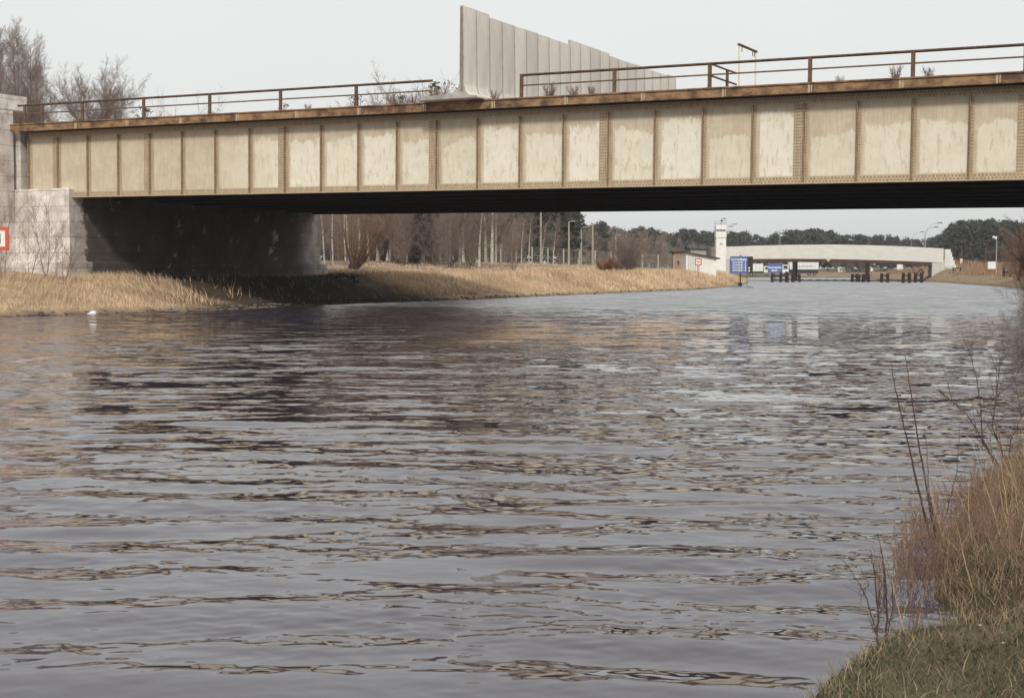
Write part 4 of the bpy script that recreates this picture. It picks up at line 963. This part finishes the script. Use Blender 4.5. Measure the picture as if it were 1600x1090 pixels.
board('notice_board', 1543.3, 1557.6, 215, 408.6, 420, 'larger white notice board on two posts beneath the lamp on the right bank', M['white'], cat='notice board')
board('notice_board', 1565, 1574, 205, 417.3, 423.5, 'small white notice board above the person on the right bank', M['white'], posts=1, cat='notice board')
# lamps
def lamp(name, px, Y, pyt, label, arm, white=False, gz=None, r=.08, dbl=False):
    X = U(px, Y); gz = g1(X, Y) if gz is None else gz; o = empty(name, (X, Y, gz)); tag(o, label, 'lamp post'); h = Zh(pyt, Y)-gz
    pts = []; R = abs(arm); sg_ = 1 if arm > 0 else -1
    if white:
        mb = MB(); mb.tube((0, 0, -.2), (0, 0, h), r*1.3, r*.8, 8); mb.build('pole', M['post'], o)
        mb = MB(); mb.tube((0, 0, h-.1), (arm*.3, 0, h+.05), .04, n=6); mb.build('arm', M['galv'], o)
        mb = MB(); mb.tube((arm*.2, 0, h-.02), (arm, 0, h+.28), .13, .20, 10); mb.build('lamp_head', M['white'], o)
        mb = MB(); mb.tube((-.1, 0, h+.0), (.0, 0, h+.35), .08, .11, 8); mb.build('lamp_head', M['white'], o)
    else:
        hs_ = h-R*.9; mb = MB(); mb.tube((0, 0, -.2), (0, 0, hs_), r, r*.7, 8); mb.build('pole', M['galv'], o)
        for j in range(9): t = j/8*PI/2; pts.append((sg_*R*(1-math.cos(t))*.85, 0, hs_+R*.9*math.sin(t)))
        mb = MB(); mb.path(pts, r*.55, 6); mb.build('arm', M['galv'], o)
        mb = MB(); e_ = pts[-1]; mb.box(*sorted((e_[0], e_[0]+sg_*.85)), -.14, .14, e_[2]-.02, e_[2]+.14); mb.build('lamp_head', M['roof'], o)
    return o
lamp('lamp_post', 1445.5, 268, 349, 'tall curved lamp post on the distant bridge with the highest arm', 2.6, gz=4.0)
lamp('lamp_post', 1443, 276, 355.5, 'curved lamp post on the distant bridge just below the highest arm', 2.2, gz=4.0)
lamp('lamp_post', 1424, 330, 363, 'fainter curved lamp post farther back left of the two tall ones', 2.3, gz=4.0)
lamp('lamp_post', 1132, 305, 351, 'curved lamp post reaching out from behind the watchtower, the higher arm', 2.0, gz=1.0)
lamp('lamp_post', 1130, 315, 354.5, 'curved lamp post reaching out from behind the watchtower, the lower arm', 1.5, gz=1.0)
mb = MB(); X = U(1218, 282); mb.tube((X, 282, 4.4), (X, 282, Zh(358, 282)), .07, .05, 8); tag(mb.build('thin_mast', M['galv']), 'thin grey mast standing on the left half of the distant bridge', 'mast')
lamp('lamp_post', 1556.5, 210, 373, 'straight lamp post with white head above the notice boards on the right bank', -.55, white=True)
# fence on the right bank
fp = [(U(1484+i*13, 292-2.2*i), 292-2.2*i) for i in range(12)]
fence('bank_fence', 'thin wire fence crossing the right bank below the pine forest', fp, 1.5, M['post'], rails_=(.96, .5), mesh=False, w=.06)
X = U(1502, 262); z = g1(X, 262); mb = MB(); mb.box(X-.18, X+.18, 262, 262.3, z, Zh(404.5, 262)); mb.box(X-.25, X+.25, 261.95, 262.35, Zh(404.5, 262)+.001, Zh(403.8, 262)); tag(mb.build('marker_post', M['white']), 'white marker post behind the stepped wing wall of the distant bridge', 'post')
mb = MB(); mb.box(U(1488, 250), U(1503, 250), 250, 250.4, Zh(419.5, 250), Zh(418.2, 250)); mb.box(U(1490, 250)-.1, U(1490, 250)+.1, 250.1, 250.3, -.2, Zh(419.5, 250)-.001); mb.box(U(1501, 250)-.1, U(1501, 250)+.1, 250.1, 250.3, -.2, Zh(419.5, 250)-.001); tag(mb.build('dark_barrier', M['wood']), 'low dark barrier rail beside the stepped wing wall', 'barrier')

# ------------------------------------------------------------ person on the right bank
def person(px, Y, label):
    X = U(px, Y); z = g1(X, Y); root = empty('person', (X, Y, z)); tag(root, label, 'person')
    skin = mat('skin', (.45, .28, .21), (.42, .26, .19), scale=4); dark = mat('dark_trousers', (.035, .035, .05), (.05, .05, .07), scale=5); jack = mat('blue_grey_jacket', (.10, .11, .17), (.07, .08, .13), scale=5); hair = mat('brown_hair', (.06, .04, .03), scale=8)
    def skel(name, pts, edges, rad, m, parent):
        me = bpy.data.meshes.new(name); me.from_pydata(pts, edges, []); me.materials.append(m); o_ = bpy.data.objects.new(name, me); link(o_, parent)
        sk = o_.modifiers.new('s', 'SKIN'); sv = me.skin_vertices[0].data if me.skin_vertices else None
        if sv is None:
            import bmesh; b_ = bmesh.new(); b_.from_mesh(me); b_.verts.layers.skin.verify(); b_.to_mesh(me); b_.free(); sv = me.skin_vertices[0].data
        for v, r in zip(sv, rad): v.radius = (r, r*.85)
        sv[0].use_root = True; ss = o_.modifiers.new('u', 'SUBSURF'); ss.levels = ss.render_levels = 2; return o_
    P = [(0, 0, .95), (0, 0, 1.15), (0, 0, 1.38), (0, 0, 1.50), (0, -.01, 1.60), (0, -.015, 1.70), (-.10, 0, .88), (-.12, -.10, .50), (-.12, -.05, .09), (-.12, -.20, .04), (.10, 0, .88), (.12, .06, .50), (.12, .16, .10), (.12, .03, .04),
         (-.19, 0, 1.40), (-.26, .02, 1.14), (-.24, -.10, .92), (-.23, -.13, .83), (.19, 0, 1.40), (.27, -.02, 1.14), (.20, -.16, .98), (.17, -.20, .92)]
    E_ = [(0, 1), (1, 2), (2, 3), (3, 4), (4, 5), (0, 6), (6, 7), (7, 8), (8, 9), (0, 10), (10, 11), (11, 12), (12, 13), (2, 14), (14, 15), (15, 16), (16, 17), (2, 18), (18, 19), (19, 20), (20, 21)]
    R_ = [.13, .12, .13, .055, .085, .085, .09, .06, .045, .035, .09, .06, .045, .035, .06, .045, .035, .03, .06, .045, .035, .03]
    skel('body', P, E_, R_, skin, root)
    j = [0, 1, 2, 14, 15, 16, 18, 19, 20]; jm = {q: i for i, q in enumerate(j)}
    skel('jacket', [P[q] if q else (0, 0, .86) for q in j], [(jm[a], jm[b_]) for a, b_ in E_ if a in jm and b_ in jm], [R_[q]+.035 for q in j], jack, root)
    j = [0, 6, 7, 8, 10, 11, 12]; jm = {q: i for i, q in enumerate(j)}
    skel('trousers', [P[q] for q in j], [(jm[a], jm[b_]) for a, b_ in E_ if a in jm and b_ in jm], [R_[q]+.025 for q in j], dark, root)
    mb = MB(); mb.tube((0, .01, 1.64), (0, .03, 1.80), .10, .05, 10); mb.build('hair', hair, root, smooth=True)
    mb = MB(); mb.box(.24, .44, -.22, -.08, .60, .86); mb.build('bag', M['black'], root, bevel=.03)
person(1568.5, 188, 'person in a blue-grey jacket and dark trousers walking along the right bank path')

# ------------------------------------------------------------ canister floating at the left waterline
X = U(143, 64); o = empty('canister', (X, 64.0, 0)); tag(o, 'white plastic canister floating at the water edge by the straw bank', 'canister')
mb = MB(); mb.tube((-.10, 0, .05), (.15, 0, .06), .085, .09, 12); mb.tube((.15, 0, .06), (.18, 0, .06), .09, .05, 12); mb.tube((-.10, 0, .05), (-.15, 0, .04), .085, .04, 12); mb.build('bottle', M['white'], o, smooth=True)
mb = MB(); mb.tube((-.15, 0, .04), (-.21, 0, .035), .035, .035, 8); mb.build('cap', M['white'], o)
mb = MB(); mb.path([(-.06, 0, .12), (-.02, 0, .17), (.09, 0, .17), (.12, 0, .13)], .02, 6); mb.build('handle', M['white'], o)
# ------------------------------------------------------------ grass, straw and stalks
def blades(name, x, y, z, h, w, lean, col, m, label, cat, seg=2, curl=.5):
    n = len(x); rg = np.random.default_rng(99); a = rg.uniform(0, 2*PI, n); la = rg.uniform(0, 2*PI, n) if np.isscalar(lean) else lean[1]
    lm = (lean if np.isscalar(lean) else lean[0])*rg.uniform(.2, 1.2, n)
    ux, uy = np.cos(a), np.sin(a); lx, ly = np.cos(la), np.sin(la); V = []
    for k in range(seg+1):
        t = k/seg; ww = w*(1-.85*t); off = h*lm*(t**(1+curl)); zz = z+h*t*(1-.25*lm*t)
        cx = x+lx*off; cy = y+ly*off
        V.append(np.stack([cx-ux*ww/2, cy-uy*ww/2, zz], 1)); V.append(np.stack([cx+ux*ww/2, cy+uy*ww/2, zz], 1))
    V = np.stack(V, 1).reshape(-1, 3); b0 = (np.arange(n)*(2*(seg+1)))[:, None]
    F = np.concatenate([b0+np.array([[2*k, 2*k+1, 2*k+3, 2*k+2]]) for k in range(seg)], 0)
    C_ = np.repeat(col, 2*(seg+1), axis=0)
    o = npmesh(name, V, F, m, cols=C_); tag(o, label, cat, kind='stuff'); return o
def scatter(n, x0, x1, y0, y1, seed, cond):
    rg = np.random.default_rng(seed); x = rg.uniform(x0, x1, n); y = rg.uniform(y0, y1, n); d, lft = sdist(x, y); k = cond(x, y, d, lft, rg); return x[k], y[k], d[k]
def bsc(x, y): return (x-BX)*EX[0]+(y-BY)*EX[1], (x-BX)*EY[0]+(y-BY)*EY[1]
def straw_ok(x, y, d, lft, rg):
    s, c = bsc(x, y); dens = (d > .32) & (d < 30) & lft
    shade = (c > 1.5+hash_noise(x, y, 1.0, 9)*2) & (c < BW-3+hash_noise(x, y, 1.3, 10)*2)
    dens &= ~(shade & (rg.uniform(0, 1, len(x)) > .04)); dens &= ~((s < -47.4) & (c > -1.8) & (c < BW+1.5))
    dens &= (rg.uniform(0, 1, len(x)) < np.clip(1.25-d*.05, .25, 1)*(.75+.5*hash_noise(x, y, .9, 44)))
    return dens
def paint(x, y, base, var, seed, alt=None, p=0.0):
    rg = np.random.default_rng(seed); n = len(x); c = np.array(base)[None, :]*(1+rg.normal(0, var, (n, 1)))*(1+.22*hash_noise(x, y, .7, 61)[:, None])
    if alt is not None: k = rg.uniform(0, 1, n) < p; c[k] = np.array(alt)*(1+rg.normal(0, var, (k.sum(), 1)))
    return np.clip(c, .01, .9)
def straw_blades(x, y, d, seed, wsc):
    rg = np.random.default_rng(seed); n = len(x)
    h = rg.uniform(.22, .62, n)*np.clip(.45+d*.4, .4, 1)*np.interp(d, [7, 11], [1, .42])*(1+.35*hash_noise(x, y, .8, 71)); w = wsc*rg.uniform(.6, 1.3, n)
    dirn = 2.2+1.6*hash_noise(x, y, .5, 72)+rg.normal(0, .6, n)
    c = paint(x, y, (.56, .43, .30), .20, seed, (.36, .24, .15), .22)
    return h, w, (1.0, dirn), c
x, y, d = scatter(420000, -40, 30, 45, 122, 1, straw_ok)
h, w, le, c = straw_blades(x, y, d, 2, .028)
blades('straw_grass', x, y, ground(x, y)-.03, h, w, le, c, M['straw'], 'pale dry straw grass covering the far bank near the stone abutment', 'grass')
x, y, d = scatter(290000, -14, 60, 122, 260, 3, straw_ok)
h, w, le, c = straw_blades(x, y, d, 4, .06); h *= 1.25
blades('straw_grass', x, y, ground(x, y)-.03, h, w, le, c, M['straw'], 'pale dry straw grass of the far bank running towards the distant bridge', 'grass')
# brown scrub on the distant right bank
def rb_ok(x, y, d, lft, rg): return (~lft) & (d > .3) & (d < 45) & (rg.uniform(0, 1, len(x)) < .8+.3*hash_noise(x, y, .3, 12))
x, y, d = scatter(120000, 50, 140, 150, 330, 5, rb_ok)
rg = np.random.default_rng(6); c = paint(x, y, (.27, .17, .11), .2, 6, (.42, .30, .18), .25); c[d < 3.0] = c[d < 3.0]*np.array([.75, .95, .7])
h = np.where(d < 3.5, .25, 1.0)*rg.uniform(.6, 1.5, len(x))*np.clip(.5+(d-3)*.1, .5, 1.2)
blades('bank_scrub', x, y, ground(x, y)-.05, h, rg.uniform(.05, .11, len(x)), .45, c, M['straw'], 'brown scrub and reeds on the distant right bank', 'scrub')
# near bank: short green grass, dead grass, reddish stalks
def nb_ok(x, y, d, lft, rg): return (~lft) & (d > .0) & (np.abs(x) < .42*y+.6) & (x > 0)
x, y, d = scatter(420000, .6, 9, 4.4, 17, 8, nb_ok)
rg = np.random.default_rng(8); n = len(x); g = hash_noise(x, y, 1.7, 81)
green = np.clip(.30+g*.8-(y-7.0)*.22, 0.04, .85); isg = rg.uniform(0, 1, n) < green
c = np.where(isg[:, None], np.array([.11, .115, .06])[None, :]*(1+rg.normal(0, .3, (n, 1))), np.array([.27, .20, .13])[None, :]*(1+rg.normal(0, .3, (n, 1)))); c *= (1+.3*hash_noise(x, y, 4, 83)[:, None]); c = np.clip(c, .01, .8)
h = np.where(isg, rg.uniform(.02, .065, n), rg.uniform(.03, .12, n))*(1+.5*hash_noise(x, y, 5.5, 84)); k = rg.uniform(0, 1, n) < .8
blades('short_grass', x[k], y[k], ground(x, y)[k]-.01, h[k], rg.uniform(.003, .007, n)[k]*(1+.03*y[k]), 1.0, c[k], M['grass'], 'short green and dead grass on the near bank in the photo corner', 'grass')
def nb2(x, y, d, lft, rg):
    f = np.clip((y-7.4)*1.3, 0, 1)*(~lft)*(d > .03)*(np.abs(x) < .42*y+.6)
    return (rg.uniform(0, 1, len(x)) < f*(.55+.6*hash_noise(x, y, 1.9, 91)))
x, y, d = scatter(42000, 1, 9.5, 7.2, 22, 9, nb2)
n = len(x); rg = np.random.default_rng(10); c = paint(x, y, (.33, .25, .15), .3, 11, (.17, .10, .065), .35)
blades('dead_grass_tufts', x, y, ground(x, y)-.02, rg.uniform(.08, .26, n)*np.clip(.4+(y-7.4)*.3, .4, 1), rg.uniform(.004, .009, n), .7, c, M['straw'], 'taller dead grass tufts behind the green grass of the near bank', 'grass', seg=3)
def nb3(x, y, d, lft, rg): return (~lft) & (d > .1) & (d < 14) & ~((np.abs(x) < .42*y+.6) & (x > 0) & (y > 4.4) & (y < 17)) & (np.hypot(x, y) > 1.2)
x, y, d = scatter(190000, -8, 30, -6, 36, 18, nb3)
rg = np.random.default_rng(19); c = paint(x, y, (.24, .19, .11), .3, 20, (.11, .12, .06), .4)
blades('verge_grass', x, y, ground(x, y)-.01, rg.uniform(.06, .24, len(x)), rg.uniform(.006, .014, len(x)), .8, c, M['grass'], 'rough grass of the near bank away from the water', 'grass')
def stalks(name, pts, label, cat, seed, m, hgt, r, kids=3, kind='stuff'):
    rg = random.Random(seed); out = []
    for (x, y, s) in pts:
        z = g1(x, y)-.03; p = Vector((x, y, max(z, -.1))); d_ = Vector((rg.gauss(-.08, .20), rg.gauss(0, .16), 1)).normalized(); L_ = hgt*s*rg.uniform(.55, 1.1); nseg = 6
        q = p.copy(); rr_ = r*rg.uniform(.7, 1.3)
        for i in range(nseg):
            d_ = (d_+rvec(rg)*.09).normalized(); q2 = q+d_*L_/nseg; out.append((*q, *q2, rr_*(1-.75*i/nseg), rr_*(1-.75*(i+1)/nseg)))
            if i >= 1:
                for _ in range(kids):
                    if rg.random() < .6:
                        e_ = (d_+rvec(rg)*.7).normalized(); a = q.lerp(q2, rg.random()); l_ = L_*rg.uniform(.08, .26); b_ = a+e_*l_*.5; e2 = (e_+rvec(rg)*.25+Vector((0, 0, .2))).normalized(); c_ = b_+e2*l_*.5
                        out.append((*a, *b_, rr_*.42, rr_*.32)); out.append((*b_, *c_, rr_*.32, rr_*.15))
            q = q2
    V, F = tubes(out, 4); o = npmesh(name, V, F, m); tag(o, label, cat, kind=kind); return o
pts = []; rg = np.random.default_rng(12)
while len(pts) < 640:
    y = rg.uniform(7.7, 14.5) if rg.uniform() < .5 else rg.uniform(7.7, 11); t = rg.uniform(0, 1); xs = np.interp(y, [7.7, 8.8, 9.9, 12.4, 15.3], [2.45, 2.6, 3.05, 4.0, 5.5]); x = xs-.32+abs(rg.normal(0, .75))
    if hash_noise(np.array([x]), np.array([y]), 3.0, 14)[0] > -.35: pts.append((x, y, (.6+.4*rg.uniform(0, 1))*np.interp(y, [7.7, 10.5, 14.5], [1, .95, .55])))
stalks('red_stalks', pts, 'thicket of reddish brown dead stalks along the near water edge', 'stalks', 3, M['twig_r'], .46, .0040)
pts = [(x+.2, y, s) for x, y, s in pts if x > 0][:70]
stalks('pale_stalks', [(x+rg.uniform(-.3, .6), y+rg.uniform(-.5, .5), s) for x, y, s in pts], 'pale straw coloured dead stems leaning through the reddish stalks', 'stalks', 4, M['straw_stem'] if 'straw_stem' in M else M.setdefault('straw_stem', mat('pale_stem', (.50, .38, .24), (.36, .26, .16), scale=3)), .8, .0038, kids=1)
# individual saplings of the near bank, placed stem by stem
def sapling_from(name, label, stems, Y, m, kids, seed, cat='sapling'):
    """stems: list of stem polylines as (dx, dy, z) offsets from the foot"""
    rg = random.Random(seed); root_px, base = stems
    X = U(root_px[0], Y); z0 = Zh(root_px[1], Y); root = empty(name, (X, Y, z0)); tag(root, label, cat)
    for st_, rad in base:
        out = []; P = [Vector(((px-root_px[0])/FPX*Y, dy, (root_px[1]-py)/FPX*Y)) for px, py, dy in st_]
        for i in range(len(P)-1):
            sub = 4
            for k in range(sub):
                a = P[i].lerp(P[i+1], k/sub)+rvec(rg)*.006*(k > 0); b_ = P[i].lerp(P[i+1], (k+1)/sub)+rvec(rg)*.0; t = (i+k/sub)/(len(P)-1)
                out.append((*a, *P[i].lerp(P[i+1], (k+1)/sub), rad*(1-.75*t), rad*(1-.75*(t+.25/(len(P)-1)))))
                for _ in range(kids):
                    if rg.random() < .5:
                        d_ = ((P[i+1]-P[i]).normalized()+rvec(rg)*.6).normalized(); l_ = rg.uniform(.03, .22)*kids; c_ = a+d_*l_; out.append((*a, *c_, rad*.35, rad*.12)); 
                        if kids > 1: d2 = (d_+rvec(rg)*.6).normalized(); q_ = a.lerp(c_, .5); out.append((*q_, *(q_+d2*l_*.5), rad*.25, rad*.1))
        V, F = tubes(out, 5); npmesh('stem', V, F, m, root)
    return root
sapling_from('two_stem_sapling', 'tall sapling of two long curved bare stems rising from the reddish stalks', ((1468, 862), [([(1466, 862, 0), (1440, 760, .02), (1424, 690, .03), (1410, 630, .05), (1397, 560, .08)], .0105), ([(1472, 862, 0), (1455, 770, 0), (1438, 690, -.02), (1426, 620, -.03), (1413, 553, -.05)], .010), ([(1470, 840, 0), (1462, 760, .1), (1461, 700, .14), (1455, 660, .16)], .005), ([(1475, 850, 0), (1492, 790, .05), (1504, 740, .05), (1512, 660, .1)], .006)]), 10.6, M['twig_dk'], 0, 1)
sapling_from('leaning_shrub', 'bare shrub leaning over the water above the grassy bank at the photo edge', ((1578, 742), [([(1578, 742, 0), (1560, 725, 0), (1545, 695, 0), (1520, 650, .1), (1480, 612, .2)], .012), ([(1572, 738, 0), (1545, 690, .1), (1542, 640, .1), (1534, 590, .1), (1520, 545, .1)], .009), ([(1580, 735, 0), (1574, 700, .1), (1560, 670, .1), (1566, 620, .1), (1572, 560, .1)], .010), ([(1582, 735, 0), (1590, 690, .1), (1612, 640, .1)], .009), ([(1566, 620, .1), (1590, 600, .1), (1606, 570, .1)], .006)]), 14.2, M['twig_dk'], 2, 2, 'shrub')
sapling_from('water_edge_sapling', 'thin dark two-stemmed sapling standing at the water edge in front of the reddish stalks', ((1385, 1035), [([(1378, 1035, 0), (1380, 960, 0), (1372, 890, .0), (1366, 862, 0)], .007), ([(1392, 1035, 0), (1394, 960, 0), (1390, 900, 0), (1382, 858, 0)], .007), ([(1380, 1000, 0), (1362, 940, 0), (1340, 900, 0), (1322, 878, 0)], .004), ([(1392, 1010, 0), (1404, 950, 0), (1400, 900, 0)], .004)]), 7.25, M['twig_dk'], 1, 3)
sapling_from('pale_branch', 'pale dead branch slanting through the reddish stalks at the photo edge', ((1536, 872), [([(1536, 872, 0), (1560, 835, 0), (1580, 812, 0), (1612, 770, 0)], .007)]), 9.6, M['straw_stem'], 1, 5, 'branch')
CF['multi']['rmin'] = .0035
def shrub(seed, h, m): return bare('bare_shrub', 'multi', seed, h, .018, stems=8, spread=.6, mt=m, mtw=m, lev=3)
s1_ = shrub(140, 2.6, 'twig'); CF['multi']['rmin'] = .006
put(s1_, U(1612, 34)+.4, 34, 'fine twigged bare shrub at the photo edge against the pale water', 'shrub', copy=False, sc=.85)
s2_ = bare('bank_tree', 'multi', 141, 8.5, .09, stems=9, spread=.30, mt='bark', mtw='twig_r', lev=3)
put(s2_, U(1640, 76), 76, 'reddish bare tree at the photo edge below the bridge', 'tree', copy=False, sc=.62)
bt = bare('bank_bush', 'multi', 142, 7.5, .06, stems=6, spread=.30, mt='bark', mtw='twig_rd' if 'twig_rd' in M else 'twig_r', lev=3)
for i, (px, Y, ty) in enumerate([(1592, 172, 345), (1610, 165, 335), (1578, 186, 372), (1632, 158, 330)]):
    place(bt, px, Y, ty, 9.0, 'reddish brown bare tree on the distant right bank, %s' % ['beside the photo edge under the bridge', 'cut by the photo edge', 'lowest one next to the person', 'just past the photo edge'][i], 'tree', 'reddish bare trees on the right bank')
# stones at the left waterline and rubble under the bridge
def stones(name, pts, label, m, cat='rubble'):
    rg = random.Random(17); mb = MB()
    for (x, y, s) in pts:
        z = max(g1(x, y), 0); c = Vector((x, y, z+s*.1)); vs = []
        for i in range(3):
            for j in range(6): a = j*PI/3+i*.4; rr_ = s*(.6, 1, .55)[i]*rg.uniform(.7, 1.2); vs.append(c+Vector((math.cos(a)*rr_, math.sin(a)*rr_, (i-.8)*s*.4)))
        fs = [(i*6+j, i*6+(j+1) % 6, i*6+6+(j+1) % 6, i*6+6+j) for i in range(2) for j in range(6)]+[tuple(range(12, 18)), tuple(range(6))[::-1]]
        mb.add(vs, fs)
    o = mb.build(name, m); tag(o, label, cat, kind='stuff'); return o
pts = []
rr2 = random.Random(4); LS = [(-34, 35), (-21.9, 60.9), (-14.2, 71.7), (-11.3, 80.8), (-8.4, 87), (-4, 94), (4.6, 114), (20, 148)]
for i in range(520):
    k = rr2.randrange(len(LS)-1); t = rr2.random(); x = LS[k][0]*(1-t)+LS[k+1][0]*t; y = LS[k][1]*(1-t)+LS[k+1][1]*t; pts.append((x-rr2.uniform(-.12, .3), y, rr2.uniform(.05, .16)))
stones('shore_stones', pts, 'dark small stones lining the water edge of the straw bank', mat('wet_stone', (.10, .075, .06), (.26, .22, .19), scale=1.2, rough=.8), 'stones')
pts = [(U(512+rr2.uniform(0, 52), 96+rr2.uniform(-4, 5)), 96+rr2.uniform(-4, 5), rr2.uniform(.08, .28)) for i in range(130)]
pts = [p for p in pts if sdist(p[0], p[1])[0] > .3]
stones('rubble', pts, 'dark and pale rubble heap at the bank just past the abutment', mat('rubble_stone', (.06, .05, .045), (.42, .38, .35), scale=1.0, rough=.9, lo=.45, hi=.6))
# near bank flowers and pale leaves
pts = [(rr2.uniform(2.2, 4.0), rr2.uniform(6.2, 9.5), rr2.uniform(.008, .018)) for i in range(60)]
pts = [p for p in pts if sdist(p[0], p[1])[0] > .2]
stones('pale_litter', [(a, b_, c_) for a, b_, c_ in pts], 'scattered pale dead leaves in the near grass', mat('pale_leaf', (.55, .48, .42), (.40, .30, .22), scale=9), 'litter')

# ------------------------------------------------------------ haze
mb = MB(); mb.box(-3200, 3200, -700, 4200, -3.5, 48); hz = mb.build('haze', None); hz.data.materials.clear()
mh = bpy.data.materials.new('haze'); mh.use_nodes = True; mh.node_tree.nodes.clear()
v_ = mh.node_tree.nodes.new('ShaderNodeVolumePrincipled'); v_.inputs['Color'].default_value = (.90, .92, 1.0, 1); v_.inputs['Density'].default_value = .00024; v_.inputs['Anisotropy'].default_value = .2
ho = mh.node_tree.nodes.new('ShaderNodeOutputMaterial'); mh.node_tree.links.new(v_.outputs[0], ho.inputs['Volume']); hz.data.materials.append(mh); tag(hz, 'thin pale haze in the air over the canal', 'haze', kind='stuff')
